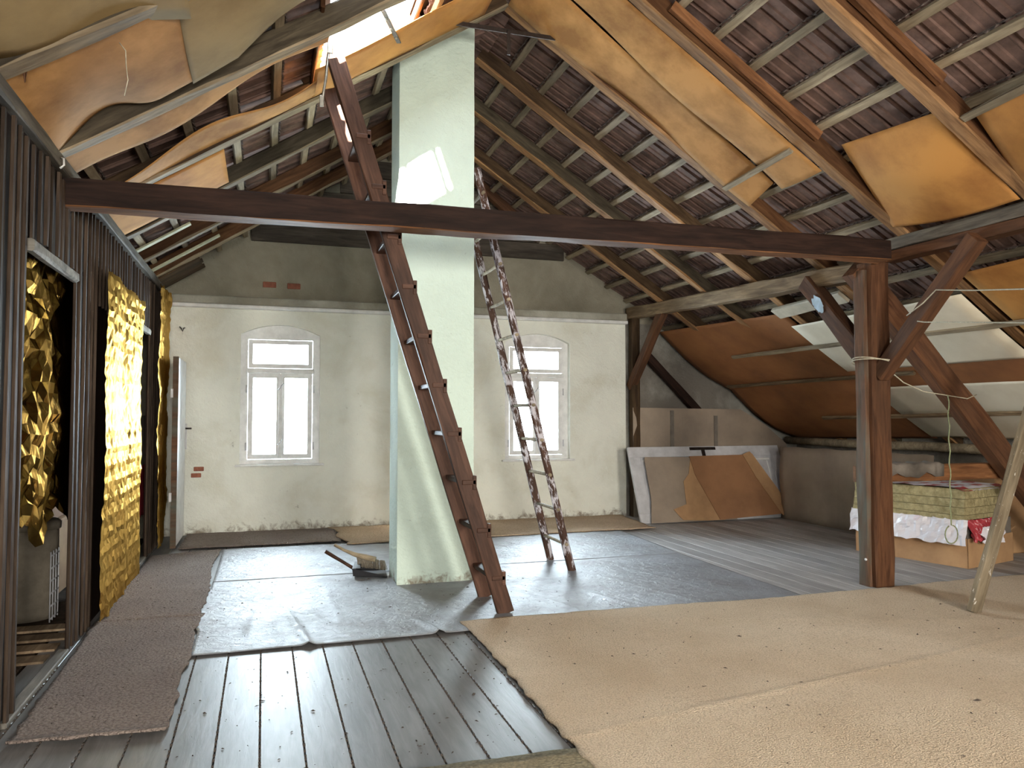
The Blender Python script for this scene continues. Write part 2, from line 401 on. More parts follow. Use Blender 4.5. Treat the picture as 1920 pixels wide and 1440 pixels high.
# windows ------------------------------------------------------------
def window(n, xc):
    r = struct(bpy.data.objects.new('window_%d' % n, None)); COL.objects.link(r)
    y = YG + .09
    fr = extrude_loops('window_frame', [arch(xc, 1.0, .86, 2.56, 2.69),
        [(xc - .41, .93), (xc + .41, .93), (xc + .41, 2.06), (xc - .41, 2.06)],
        [(xc - .41, 2.12), (xc + .41, 2.12), (xc + .41, 2.50), (xc - .41, 2.50)]], .07, M['white'], r, y)
    bevel(fr, .006)
    def sash(x0, x1, z0, z1, t=.05, tl=None, trr=None):
        tl = tl or t; trr = trr or t
        s = extrude_loops('sash', [[(x0, z0), (x1, z0), (x1, z1), (x0, z1)], [(x0 + tl, z0 + t), (x1 - trr, z0 + t), (x1 - trr, z1 - t), (x0 + tl, z1 - t)]], .045, M['white'], r, y - .012)
        bevel(s, .005)
        box('pane', (x0 + tl - .005, x1 - trr + .005, y + .012, y + .016, z0 + t - .005, z1 - t + .005), M['glass'], s)
        return s
    sash(xc - .405, xc + .405, 2.125, 2.495, .055)
    sl = sash(xc - .405, xc - .002, .935, 2.055, .06, .06, .05)
    sr = sash(xc + .002, xc + .405, .935, 2.055, .06, .05, .06)
    bevel(box('meeting_strip', (xc - .025, xc + .025, y - .03, y - .012, .94, 2.05), M['white'], r), .006)
    bevel(box('transom', (xc - .43, xc + .43, y - .035, y, 2.055, 2.12), M['white'], r), .01)
    for z in (1.15, 1.87):
        tube('latch', [(xc - .035, y - .035, z - .03), (xc, y - .055, z), (xc + .005, y - .055, z + .02), (xc + .04, y - .035, z + .05)], .008, M['whitegrey'], r)
    for sx in (-1, 1):
        for z in (1.1, 1.85):
            tube('hinge', [(xc + sx * .425, y - .012, z - .05), (xc + sx * .425, y - .012, z + .05)], .010, M['whitegrey'], r)
    bevel(box('window_sill', (xc - .55, xc + .56, YG - .05, YG + .09, .845, .872), M['white'], r), .005)
window(1, WC[0]); window(2, WC[1])

# partition wall on the left ------------------------------------------
XL = -1.145
wl = struct(box('wall_left', (XL - .05, XL - .037, -2.5, 4.50, -.03, 3.0), M['slat_back']))
for a in ((XL - .05, XL - .037, 4.50, 5.64, 2.44, 3.0), (XL - .05, XL - .037, 5.64, 7.94, -.03, 3.0),
          (XL - .05, XL - .037, 7.94, 9.0, 2.42, 3.0), (XL - .05, XL - .037, 9.0, YG, -.03, 3.0)):
    box('backing_board', a, M['slat_back'], wl)
slat_me = {}
def slat(y, z0, z1, wd=.05):
    key = (round(z0, 1), round(z1, 1), random.randrange(3))
    if key not in slat_me:
        me = timber_mesh('slat', z1 - z0, .017, wd, jit=.003, wane=.003, step=.5)
        me.transform(Matrix.Rotation(-math.pi / 2, 4, 'Y') ); me.materials.append(M['slat']); slat_me[key] = (me, z0)
    me, zz = slat_me[key]
    o = bpy.data.objects.new('slat', me); COL.objects.link(o); o.parent = wl
    o.location = (XL - .020 + random.uniform(-.004, .004), y, z0 + random.uniform(-.012, .012))
    o.rotation_euler = (random.uniform(-.002, .002), 0, math.pi / 2 + random.uniform(-.04, .04))
y = 3.20
while y < 9.9:
    wd = .036
    if y < 4.56 or 5.50 <= y < 6.26 or 8.86 <= y < 9.05: slat(y, .0, 2.93, wd)
    elif y < 5.50: slat(y, 2.43, 2.93, wd)
    elif y < 7.96: slat(y, 2.30, 2.93, wd)
    elif y < 8.86: slat(y, 2.42, 2.93, wd)
    else: slat(y, .0, 2.93, wd)
    y += .125
struct(beam('door_1_lintel', (XL - .02, 4.52, 2.385), (XL - .02, 5.54, 2.385), .05, .065, M['trimgrey'])).name = 'door_1'
struct(beam('door_2_lintel', (XL - .02, 7.93, 2.385), (XL - .02, 8.88, 2.385), .05, .06, M['trimgrey'])).name = 'door_2'
struct(box('baseboard_left', (XL - .07, XL - .005, 4.3, 5.55, -.0, .03), M['trimgrey'], None, .006))
struct(box('baseboard_left_far', (XL - .07, XL - .005, 7.9, 8.9, -.0, .03), M['trimgrey'], None, .006))
tag(beam('wall_plate', (XL - .06, Y0 + .3, 2.99), (XL - .06, YG, 2.99), .14, .085, M['purlin_grey'], wane=.01), 'grey weathered plate timber running along the top of the slatted partition', 'beam')
# closing walls, never in view
struct(box('wall_right', (8.30, 8.5, Y0, Y1, -.1, 1.35), M['wall_r']))
struct(box('wall_outer_left', (-4.5, -4.3, Y0, Y1, -.1, 1.35), M['wall_r']))
rear = [(-4.4, -.1), (8.5, -.1), (8.5, gz(8.5)), (RX, gz(RX)), (-4.4, gz(-4.4))]
struct(extrude_loops('wall_rear', [rear], .3, M['wall'], y=Y0 - .3))

# roof, with a light-tight skin added above the tiles ---------------------------------------------------------
def slab(side):
    xe = EAVE_R + .3 if side > 0 else EAVE_L - .3
    rects = [(RX, xe, Y0 - .3, Y1)] if side > 0 else [(RX, HX1, Y0 - .3, Y1), (HX1, HX0, Y0 - .3, HY0), (HX1, HX0, HY1, Y1), (HX0, xe, Y0 - .3, Y1)]
    mb = MB()
    for (a, b_, c, d) in rects:
        v = [sp(a, c, COVER), sp(b_, c, COVER), sp(b_, d, COVER), sp(a, d, COVER)]
        v += [p + Vector((0, 0, .04)) for p in v]
        mb.add(v, BF)
    o = struct(mb.obj('ceiling_skin_right' if side > 0 else 'ceiling_skin_left', M['cover'])); return o
ceil = {1: slab(1), -1: slab(-1)}
# battens
DX = .315
def course_x(side, k): return (2.09 + k * DX) if side > 0 else (2 * RX - 2.09 - k * DX)
bm_me = {}
for side in (1, -1):
    for k in range(0, 20):
        x = course_x(side, k)
        segs = [(2.6, YG + .1)]
        if side < 0 and HX0 < x < HX1: segs = [(2.6, HY0 - .02), (HY1 - .02, YG + .1)]
        if side < 0 and x < -2.2: continue
        for (a, b_) in segs:
            o = beam('batten', sp(x, a, BAT + .022), sp(x, b_, BAT + .018), .066, .038, M['batten'], ceil[side], up=(side * SL * NS, 0, NS), jit=.004, wane=.004, step=.5)
# tiles
def tile_geo():
    prof = [(0, .0), (.006, .0), (.016, .006), (.088, .008), (.100, .0), (.148, -.002), (.158, .012), (.172, .026), (.190, .026), (.204, .003)]
    v = []; f = []; L = .315 / NS + .07; t = .012
    for (x, zz) in ((-L / 2, -.004), (L / 2, .032)):
        for (yy, h) in prof: v.append((x, yy - .1, h + zz))
    for (x, zz) in ((-L / 2, -.004), (L / 2, .032)):
        for (yy, h) in prof: v.append((x, yy - .1, h + zz + t))
    n = len(prof)
    for i in range(n - 1):
        f.append((i, i + n, i + n + 1, i + 1)); f.append((2 * n + i, 2 * n + i + 1, 3 * n + i + 1, 3 * n + i))
        f.append((i, i + 1, 2 * n + i + 1, 2 * n + i)); f.append((n + i, 3 * n + i, 3 * n + i + 1, n + i + 1))
    f.append((0, 2 * n, 3 * n, n)); f.append((n - 1, 2 * n - 1, 4 * n - 1, 3 * n - 1))
    return v, f
TV, TF = tile_geo()
tile_me = bpy.data.meshes.new('tile'); tile_me.from_pydata(TV, [], TF); tile_me.update(); tile_me.materials.append(M['tile'])
cy, sy = math.cos(YAW), math.sin(YAW)
def in_view(p, mg=.04):
    d = p - Vector((0, 0, 1.5)); f_ = Vector((sy * math.cos(PIT), cy * math.cos(PIT), math.sin(PIT))); r_ = Vector((cy, -sy, 0)); u_ = r_.cross(f_)
    z = d.dot(f_)
    if z < .3: return False
    return abs(d.dot(r_) / z) < .6657 + mg and abs(d.dot(u_) / z) < .4993 + mg
def hidden(side, x, y):
    if side > 0:
        if 5.35 < y < 6.4 and x < 4.4: return True
        if x > 5.9: return True
        if 4.2 < y < 5.25 and 4.5 < x < 5.2: return True
        return False
    if y < 6.35: return True
    if 6.5 < y < 7.5 and x < -.35: return True
    return False
for side in (1, -1):
    cand = []; rest = MB()
    for k in range(-1, 21):
        x = course_x(side, k) + side * .16
        if side < 0 and x < -3: continue
        y = -.4 if side > 0 else 2.4
        while y < 10.75:
            y += .2
            if side < 0 and HX0 - .12 < x < HX1 + .1 and HY0 - .1 < y < HY1 + .1: continue
            c = sp(x, y, BAT + .052)
            xa = Vector((side * NS, 0, -SL * NS)); xa.normalize()
            za = Vector((side * SL * NS, 0, NS)); ya = za.cross(xa)
            tilt = Matrix((xa, ya, za)).transposed().to_4x4() @ Matrix.Rotation(random.uniform(-.012, .012), 4, 'Z') @ Matrix.Rotation(.012, 4, 'Y')
            mw = Matrix.Translation(c + Vector((0, 0, random.uniform(-.003, .003)))) @ tilt
            if in_view(c) and not hidden(side, x, y): cand.append((c.length, mw))
            else: rest.add([mw @ Vector(q) for q in TV], TF)
    cand.sort(key=lambda q: q[0])
    lim = 300
    for i, (d, mw) in enumerate(cand):
        if i < lim:
            o = bpy.data.objects.new('tile', tile_me); COL.objects.link(o); o.matrix_world = mw; o.parent = ceil[side]
        else: rest.add([mw @ Vector(q) for q in TV], TF)
    stuff(rest.obj('distant_tile', M['tile'], ceil[side]))
    # crumbling mortar along the lower tile ends
    mo = MB(); rs = random.Random(3)
    for k in range(0, 18):
        x = course_x(side, k) - side * .036
        y = 2.7
        while y < 10.4:
            if not (side < 0 and HX0 < x < HX1 and HY0 - .1 < y < HY1 + .1):
                s_ = rs.uniform(.02, .05); h = rs.uniform(.006, .026)
                c = sp(x, y, BAT + .040)
                mo.add([c + Vector((-.01, -s_, 0)), c + Vector((.012, -s_, 0)), c + Vector((.012, s_, .004)), c + Vector((-.01, s_, 0)),
                        c + Vector((-side * .02, -s_ * .5, -h)), c + Vector((-side * .01, -s_ * .5, -h)), c + Vector((-side * .01, s_ * .3, -h * .8)), c + Vector((-side * .02, s_ * .4, -h * .7))], BF)
            y += rs.uniform(.03, .075)
    stuff(mo.obj('torching_mortar', M['mortar'], ceil[side]))
# hatch
hr = thing('roof_hatch', 'open roof hatch letting sunlight in above the ladder top', 'hatch', sp((HX0 + HX1) / 2, (HY0 + HY1) / 2, .2))
child(beam('frame_side', sp(HX0, HY0, .27), sp(HX1, HY0, .27), .03, .13, M['rafter_red'], jit=.002), hr)
child(beam('frame_side', sp(HX0 - .1, HY1, .27), sp(HX1 + .1, HY1, .27), .03, .20, M['rafter_red'], jit=.002), hr)
child(beam('frame_end', sp(HX0, HY0, .19), sp(HX0, HY1, .19), .03, .12, M['rafter_red'], jit=.002), hr)
child(beam('frame_end', sp(HX1, HY0, .21), sp(HX1, HY1, .21), .03, .12, M['rafter_red'], jit=.002), hr)
child(tube('lid', [sp(HX0, HY0, .3), sp(HX0, HY1, .3)], .012, M['iron']), hr)

# rafters ----------------------------------------------------------------
ordn = ['nearest the gable wall', 'second from the gable wall', 'third from the gable wall', 'fourth from the gable wall', 'fifth from the gable wall', 'sixth from the gable wall', 'seventh from the gable wall']
for side in (1, -1):
    FE = [9.55, 8.5, 7.54, 6.48, 5.30, 4.13] + ([] if side > 0 else [])
    if side > 0: FE.append(2.95)
    if side < 0: FE[0] = 9.62; FE[1] = 8.7; FE[2] = 7.6
    for i, fe in enumerate(FE):
        d = .15; wd = .125
        x1 = EAVE_R if side > 0 else -3.6
        up = (side * SL * NS, 0, NS)
        cvec = Vector(up) * (d / 2)
        mt = M[['rafter', 'rafter_grey', 'rafter', 'rafter_red', 'rafter_red', 'rafter_red', 'rafter_red'][i]] if side > 0 else M[['rafter_red', 'rafter_red', 'rafter_grey', 'rafter', 'rafter_grey', 'rafter_grey', 'rafter'][i]]
        mitre = side * .0
        o = beam('rafter', sp(RX + mitre, fe - wd / 2) + cvec, sp(x1, fe - wd / 2) + cvec, wd, d, mt, up=up, jit=.007, wane=.014, seed=i * 7 + side, under=M['lit_waney_r'] if side > 0 else M['lit_waney_l'])  # light on the underside is put into its colour
        tag(o, '%s rafter on the %s roof slope, %s' % (['brown', 'greyish', 'brown', 'orange-brown', 'orange-brown', 'orange-brown', 'orange-brown'][i] if side > 0 else ['brown', 'reddish', 'greyish', 'dark', 'pale-edged', 'pale-edged', 'dark'][i], 'right' if side > 0 else 'left', ordn[i]), 'rafter', 'rafters of the %s slope' % ('right' if side > 0 else 'left'))
# planks nailed to the near side of two right rafters
for (fe, x0, x1, nm) in ((5.30, 2.9, 4.25, 'fifth'), (4.13, 3.55, 4.28, 'sixth')):
    cv = Vector((SL * NS, 0, NS)) * .10
    tag(beam('side_plank', sp(x0, fe - .125 - .035) + cv, sp(x1, fe - .125 - .035) + cv, .05, .085, M['orange_timber'], up=(SL * NS, 0, NS)),
        'reddish doubling plank nailed beside the %s right rafter from the gable' % nm, 'plank')

# purlins, tie beam, post and braces ------------------------------------------
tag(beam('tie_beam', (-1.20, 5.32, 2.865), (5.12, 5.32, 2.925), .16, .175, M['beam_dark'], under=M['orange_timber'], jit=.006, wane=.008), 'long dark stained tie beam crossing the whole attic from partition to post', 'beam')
tag(beam('purlin', (5.29, 10.5, 3.045), (5.26, 5.60, 2.83), .16, .165, M['purlin'], jit=.008), 'light brown hewn purlin from the gable wall to the post', 'beam')
tag(beam('purlin', (5.32, 5.62, 3.01), (5.32, 1.2, 3.0), .17, .10, M['purlin_grey']), 'grey upper purlin running from the post towards the camera at right', 'beam')
tag(beam('purlin', (5.32, 5.46, 2.912), (5.32, 1.2, 2.905), .15, .09, M['post']), 'reddish lower purlin under the grey one, right of the post', 'beam')
pt = thing('post', 'red-brown timber post carrying the purlins at right', 'post', (5.17, 5.55, 0))
child(beam('timber', (5.205, 5.55, 0), (5.205, 5.55, 2.87), .175, .20, M['post'], up=(1, 0, 0), jit=.006), pt)
g = child(beam('side_timber', (5.095, 5.58, 0), (5.095, 5.58, 2.80), .13, .05, M['post_green'], up=(1, 0, 0), jit=.005), pt)
g['label'] = 'narrow side timber with worn greenish paint'
child(tube('bolt', [(5.03, 5.50, .245), (5.02, 5.50, .245)], .012, M['white']), pt)
br = tag(beam('brace', (5.2, 6.42, 2.84), (5.2, 5.58, 1.96), .13, .165, M['post']), 'brace with a light blue paint patch, post to far purlin', 'brace')
# paint patch on the brace side
d = (Vector((5.2, 5.58, 1.96)) - Vector((5.2, 6.42, 2.84))).normalized(); n_ = Vector((0, -d.z, d.y))
pc = Vector((5.13, 6.18, 2.585)); pv = []; rs = random.Random(5)
for i in range(26):
    a = 2 * math.pi * i / 26; r1 = .105 * rs.uniform(.8, 1.2); r2 = .055 * rs.uniform(.85, 1.1)
    pv.append(pc + d * math.cos(a) * r1 + n_ * math.sin(a) * r2)
pv2 = [p + Vector((-.006, 0, 0)) for p in pv]
k = len(pv)
o = mesh('paint_patch', pv + pv2, [tuple(range(k, 2 * k)), tuple(range(k - 1, -1, -1))] + [(i, (i + 1) % k, (i + 1) % k + k, i + k) for i in range(k)], M['bluepatch'])
o.parent = br; o.matrix_parent_inverse = br.matrix_world.inverted()
tag(beam('brace', (5.2, 5.47, 1.86), (5.2, 4.47, 2.87), .12, .135, M['post']), 'reddish brace rising from the post towards the near purlin', 'brace')
tag(beam('brace', (5.27, 9.48, 2.95), (5.27, 10.48, 1.93), .11, .13, M['post']), 'short brown brace between the purlin end and the gable wall corner', 'brace')
tag(beam('post', (5.30, 10.42, 0), (5.30, 10.42, 2.98), .12, .13, M['rafter'], up=(1, 0, 0)), 'dark slim post at the far wall corner behind the leaning door', 'post')
tag(beam('brace', (5.45, 10.42, 2.46), (6.45, 10.42, 1.5), .1, .12, M['beam_dark']), 'dark slanting timber on the stone gable behind the hardboard', 'brace')
tag(beam('strut', (5.12, 5.68, 2.85), (7.95, 5.68, -.02), .15, .215, M['post'], jit=.008), 'thick brown strut slanting from the post head to the eaves', 'strut')
tag(beam('low_beam', (5.28, 5.86, .955), (8.3, 5.86, .955), .12, .15, M['orange_timber']), 'low orange-brown horizontal timber right of the post above the insulation', 'beam')
tag(tube('eaves_log', [(8.06, y_ * .9 + 4.2, 1.10 + .01 * math.sin(y_ * 2.1)) for y_ in range(8)], .06, M['batten'], sides=10), 'round grey log lying along the eaves at right', 'beam')
# gable bracing right of the chimney
tag(beam('brace', (2.55, 10.34, 5.0), (3.75, 10.34, 4.05), .10, .13, M['post'], up=(0, 0, 1)), 'reddish diagonal timber high on the gable right of the chimney', 'brace')

# chimney -----------------------------------------------------------------
bmc = bmesh.new()
cx0, cx1, cy0_, cy1_ = 1.13, 1.825, 6.79, 7.22
nz, nx = 90, 14
def chim():
    v = []; f = []; rs = random.Random(2)
    ring = []
    for i in range(nx + 1): ring.append((cx0 + (cx1 - cx0) * i / nx, cy0_, 0, -1))
    for i in range(1, 9): ring.append((cx1, cy0_ + (cy1_ - cy0_) * i / 8, 1, 0))
    for i in range(1, nx + 1): ring.append((cx1 - (cx1 - cx0) * i / nx, cy1_, 0, 1))
    for i in range(1, 8): ring.append((cx0, cy1_ - (cy1_ - cy0_) * i / 8, -1, 0))
    n = len(ring)
    for j in range(nz + 1):
        z = 5.6 * j / nz
        for (x, y, a, b_) in ring:
            q = .010 * noise.noise(Vector((x * 3, y * 3, z * 2))) + .005 * noise.noise(Vector((x * 14, y * 14, z * 11)))
            x_ = x; y_ = y
            if z < .05: q -= .006
            v.append((x_ + a * q, y_ + b_ * q + (.0), z))
    for j in range(nz):
        for i in range(n):
            a = j * n + i; b_ = j * n + (i + 1) % n; f.append((a, b_, b_ + n, a + n))
    f.append(tuple(nz * n + i for i in range(n)))
    return v, f
v, f = chim()
ch = mesh('chimney', v, f, M['chimney'], smooth=False)
for p in ch.data.polygons: p.use_smooth = True
ch.data.set_sharp_from_angle(angle=math.radians(40))
tag(ch, 'square mint-green plastered chimney stack rising from floor to ridge', 'chimney')

# hardboard sheets ----------------------------------------------------------------
def sheet(name, c, mat, label, fn=None, nu=24, nv=12, th=.004, cat='sheet', group=None):
    """c: four (X,Y,off) corners on a slope: A B (near side, low to high), D C (far side)"""
    A, B, C_, D = [Vector(q) for q in c]; v = []; f = []
    for i in range(nu + 1):
        for j in range(nv + 1):
            u = i / nu; w_ = j / nv
            p = (A * (1 - u) + B * u) * (1 - w_) + (D * (1 - u) + C_ * u) * w_
            off = p.z + (fn(u, w_) if fn else 0)
            v.append(sp(p.x, p.y, off))
    for i in range(nu):
        for j in range(nv):
            a = i * (nv + 1) + j; f.append((a, a + 1, a + nv + 2, a + nv + 1))
    o = mesh(name, v, f, mat, smooth=True)
    m_ = o.modifiers.new('thick', 'SOLIDIFY'); m_.thickness = th; m_.offset = 0
    return tag(o, label, cat, group)
sin = math.sin; pi = math.pi
GS = 'hardboard sheets nailed under the left slope'
# left slope
sheet('hardboard_sheet', [(-1.25, 2.6, 0.0), (-.38, 2.7, -.01), (-.38, 4.20, -.012), (-1.25, 4.02, .10)], M['hard_t'], 'tan hardboard sheet in the top left corner, its lower edge curling off the rafter',
      lambda u, v: -.03 * sin(u * pi * 2.2) * v + .02 * sin(v * 5), nu=30)
sheet('hardboard_sheet', [(-1.28, 4.10, .02), (-.44, 4.10, .02), (-.44, 5.02, .0), (-1.28, 5.17, -.01)], M['hard_y'], 'yellow hardboard sheet above the partition with a drooping, shadowed lower edge',
      lambda u, v: v * v * (.13 * sin(min(1, u * 1.25) * pi) ** 2) - .05 * sin(v * pi) * (1 - u * .6), nu=36, nv=18)
sheet('hardboard_sheet', [(-.44, 4.10, .02), (.60, 4.10, .02), (.60, 4.86, .05), (-.44, 5.06, .0)], M['hard_t'], 'pale stained hardboard sheet at top left, joined edge to edge with the yellow one',
      lambda u, v: -.05 * sin(v * pi) * (.5 + u) + v * v * .12 * max(0, sin((u - .25) * 4.2)), nu=36, nv=18)
sheet('hardboard_sheet', [(-1.22, 5.29, .03), (.40, 5.29, .03), (.40, 5.50, .08), (-1.22, 5.66, .0)], M['hard_y'], 'narrow wavy sheet strip along the underside of the fifth left rafter',
      lambda u, v: v * (.035 * sin(u * 9 + 1.2)), nu=40, nv=8)
sheet('hardboard_sheet', [(-1.22, 6.02, .02), (.36, 5.98, .05), (.36, 6.42, .03), (-1.22, 6.42, .03)], M['hard_y'], 'long wavy yellow sheet strip hanging above the left end of the tie beam',
      lambda u, v: (1 - v) * (.055 * sin(u * 8.5 + 3.6) - .02), nu=40, nv=8)
sheet('hardboard_sheet', [(.34, 5.88, .05), (1.80, 5.82, .05), (1.80, 6.37, .02), (.34, 6.37, .02)], M['hard_o'], 'orange hardboard strip between hatch opening and chimney top',
      lambda u, v: -.01 * sin(u * 7) * (1 - v), nu=24, nv=6)
sheet('hardboard_sheet', [(-1.25, 6.52, .02), (-.33, 6.52, .02), (-.33, 7.44, .02), (-1.25, 7.44, .02)], M['hard_o'], 'flat orange hardboard sheet behind the left end of the tie beam',
      lambda u, v: -.012 * sin(u * 3) * sin(v * 3))
tag(beam('paint_strip', sp(-1.22, 8.03, -.012), sp(-.70, 8.03, -.012), .085, .018, M['greenstrip'], up=(-SL * NS, 0, NS), wane=.002, jit=.001), 'pale green board strip under the left roof, shorter and nearer one', 'board')
tag(beam('paint_strip', sp(-1.22, 9.08, -.012), sp(-.49, 9.08, -.012), .085, .018, M['greenstrip'], up=(-SL * NS, 0, NS), wane=.002, jit=.001), 'pale green board strip under the left roof, longer and farther one', 'board')
for i, (x, yy, ln) in enumerate(((-1.22, 9.70, .48), (-1.22, 9.86, .46), (-1.22, 10.02, .5), (-1.22, 10.18, .42), (-1.22, 10.34, .40))):
    pass
bw = thing('board_panel', 'raw wooden board panel in the far left roof corner', 'panel', (-1.0, 10.0, 3.1))
for i in range(4):
    yy = 9.72 + i * .165
    child(beam('board', sp(-1.22, yy, .0), sp(-.74 + .02 * (i % 2), yy, .0), .16, .02, M['rafter'], up=(-SL * NS, 0, NS), wane=.002, jit=.001), bw)
# dark boarding above the far left bays
for (a, b_, c, d) in ((-1.25, .9, 7.62, 8.57), (-1.25, .9, 8.72, 9.49)):
    for kk in range(6):
        x0 = a + (b_ - a) * kk / 6
# right slope, long pair between fourth and fifth rafters
sheet('hardboard_sheet', [(2.06, 5.31, .01), (4.47, 5.31, .01), (4.47, 5.84, -.005), (2.06, 5.76, .02)], M['hard_y'], 'long yellow hardboard sheet beside the fifth right rafter, upper of the pair',
      lambda u, v: v * .028 * sin(u * 9) - .01 * sin(v * pi), nu=48, nv=8)
sheet('hardboard_sheet', [(2.02, 5.78, .06), (4.43, 5.90, .03), (4.47, 6.34, .0), (2.02, 6.36, .02)], M['hard_y'], 'long wavy stained hardboard sheet, lower of the pair near the ridge',
      lambda u, v: -.035 * sin(u * 8 + .6) * v - .02 * sin(u * 5) * (1 - v), nu=48, nv=8)
tag(beam('cross_batten', sp(4.21, 6.36, -.035), sp(4.17, 5.32, -.035), .05, .025, M['batten'], up=(SL * NS, 0, NS), wane=.003), 'weathered batten nailed across the two long yellow sheets', 'batten')
sheet('hardboard_sheet', [(4.46, 4.13, .06), (5.23, 4.14, .01), (5.14, 5.24, .0), (4.44, 5.04, .12)], M['hard_o'], 'bulging orange hardboard sheet above the grey purlin',
      lambda u, v: -.13 * sin(u * pi * .95) * sin(v * pi) - .03 * sin(u * 7) * sin(v * 3), nu=30, nv=24)
sheet('hardboard_sheet', [(4.50, 3.0, .03), (5.24, 3.0, .0), (5.24, 4.06, .0), (4.56, 3.93, .06)], M['hard_o'], 'curved hardboard sheet at the right picture edge above the purlin',
      lambda u, v: -.10 * sin(u * pi * .8) * sin(v * pi))
tag(beam('cross_batten', sp(4.54, 3.99, .02), sp(4.47, 2.9, .02), .055, .03, M['batten'], up=(SL * NS, 0, NS), wane=.003), 'light batten above the curved sheet at the right picture edge', 'batten')
# lower right slope
sheet('hardboard_sheet', [(5.80, 7.58, .0), (6.95, 7.58, .0), (7.05, 10.42, -.02), (5.72, 10.42, -.02)][0:4], M['hard_b'], 'big curved brown hardboard sheet under the lower right slope',
      lambda u, v: -.11 * sin(u * pi) * min(1, v * 1.3) ** 2 + .04 * v * (1 - u), nu=24, nv=24)
sheet('hardboard_sheet', [(6.78, 7.62, .01), (8.12, 7.62, .01), (8.22, 10.42, .0), (6.9, 10.42, -.02)], M['hard_b'], 'lower brown hardboard sheet reaching down to the eaves log',
      lambda u, v: -.14 * sin(u * pi) * (.15 + .85 * v), nu=24, nv=24)
sheet('hardboard_sheet', [(5.93, 5.28, -.03), (6.78, 5.28, -.03), (6.78, 7.66, -.03), (5.97, 7.66, -.03)], M['hard_w'], 'upper cream-white hardboard sheet behind the post',
      lambda u, v: -.01 * sin(u * pi))
sheet('hardboard_sheet', [(6.72, 4.3, .0), (7.18, 4.3, .0), (7.16, 7.62, .0), (6.74, 7.62, .0)], M['hard_b'], 'narrow brown hardboard strip between the two cream sheets', lambda u, v: -.012 * sin(v * 6))
sheet('hardboard_sheet', [(7.12, 4.4, -.008), (8.06, 4.4, -.008), (8.06, 7.66, -.008), (7.12, 7.66, -.008)], M['hard_w'], 'lower cream-white hardboard sheet above the low timber', lambda u, v: -.02 * sin(u * pi))
sheet('hardboard_sheet', [(5.70, 3.8, .0), (6.76, 3.8, .0), (6.76, 5.12, .0), (5.75, 5.12, .0)], M['hard_o'], 'orange-brown hardboard sheet behind the cords at the right edge', lambda u, v: -.03 * sin(u * pi) * sin(v * pi))
tag(beam('cross_batten', sp(6.26, 9.30, -.085), sp(6.33, 4.6, -.04), .05, .03, M['batten'], up=(SL * NS, 0, NS), wane=.004), 'topmost of three thin battens across the lower right sheets', 'batten')
tag(beam('cross_batten', sp(6.83, 10.30, -.09), sp(6.88, 6.75, -.03), .045, .03, M['purlin'], up=(SL * NS, 0, NS), wane=.004), 'middle of three thin battens across the lower right sheets', 'batten')
tag(beam('cross_batten', sp(7.48, 8.95, -.15), sp(7.52, 4.6, -.04), .05, .03, M['purlin'], up=(SL * NS, 0, NS), wane=.004), 'lowest of three thin battens across the lower right sheets', 'batten')
tag(beam('cream_board', (5.72, 7.60, 2.70), (5.72, 6.5, 2.74), .16, .05, M['cream'], up=(SL * NS, 0, NS)), 'cream painted board tucked above the white sheet, left of the post', 'board')

# ladders ---------------------------------------------------------------------------
l1 = thing('ladder', 'heavy brown stepladder of planks leaning up to the roof hatch before the chimney', 'ladder', (1.78, 5.9, 0))
P0, P1 = Vector((1.765, 0, 0)), Vector((.47, 0, 4.09))
dirn = (P1 - P0).normalized(); nrm = Vector((dirn.z, 0, -dirn.x))
for yy, dz in ((5.615, .0), (6.165, .03)):
    a = P0 + Vector((0, yy, .01)); b_ = P1 + Vector((0, yy, 0))
    child(beam('rail', a, b_, .045, .125, M['ladder'], up=nrm, jit=.005, wane=.006), l1)
for i in range(10):
    z = .296 + .362 * i
    t = z / dirn.z; c = P0 + dirn * t + nrm * .052
    if z > 3.75: break
    child(box('step', (c.x - .075, c.x + .030, 5.585, 6.195, z - .035, z + .0), M['ladder'], None, .004), l1)
    o = child(box('cleat', (c.x + .005, c.x + .034, 5.585, 5.645, z - .075, z + .03), M['ladder'], None, .003), l1)
l2 = thing('ladder', 'paint-spattered round-rung ladder leaning against the chimney before the right window', 'ladder', (2.85, 7.2, 0))
Q0, Q1 = Vector((2.84, 0, 0)), Vector((1.885, 0, 3.84)); dq = (Q1 - Q0).normalized(); nq = Vector((dq.z, 0, -dq.x))
for yy in (6.92, 7.50):
    o = child(beam('rail', Q0 + Vector((0, yy, .01)), Q1 + Vector((0, yy + (.0 if yy > 7 else .02), 0)), .04, .075, M['ladder_paint'], up=nq, jit=.003, wane=.014), l2)
for i in range(11):
    z = .27 + .333 * i
    if z > 3.6: break
    c = Q0 + dq * (z / dq.z)
    child(tube('rung', [(c.x, 6.88, z), (c.x, 7.05, z), (c.x, 7.3, z), (c.x, 7.54, z)], .016, M['batten'], sides=8), l2)
l3 = tag(beam('leaning_batten', (5.10, 4.50, .02), (6.12, 4.52, 2.44), .05, .10, M['batten_plaster'], up=(1, 0, -.4), jit=.003, wane=.008), 'plaster-splashed wooden lath leaning at right with its foot on the carpet', 'lath')

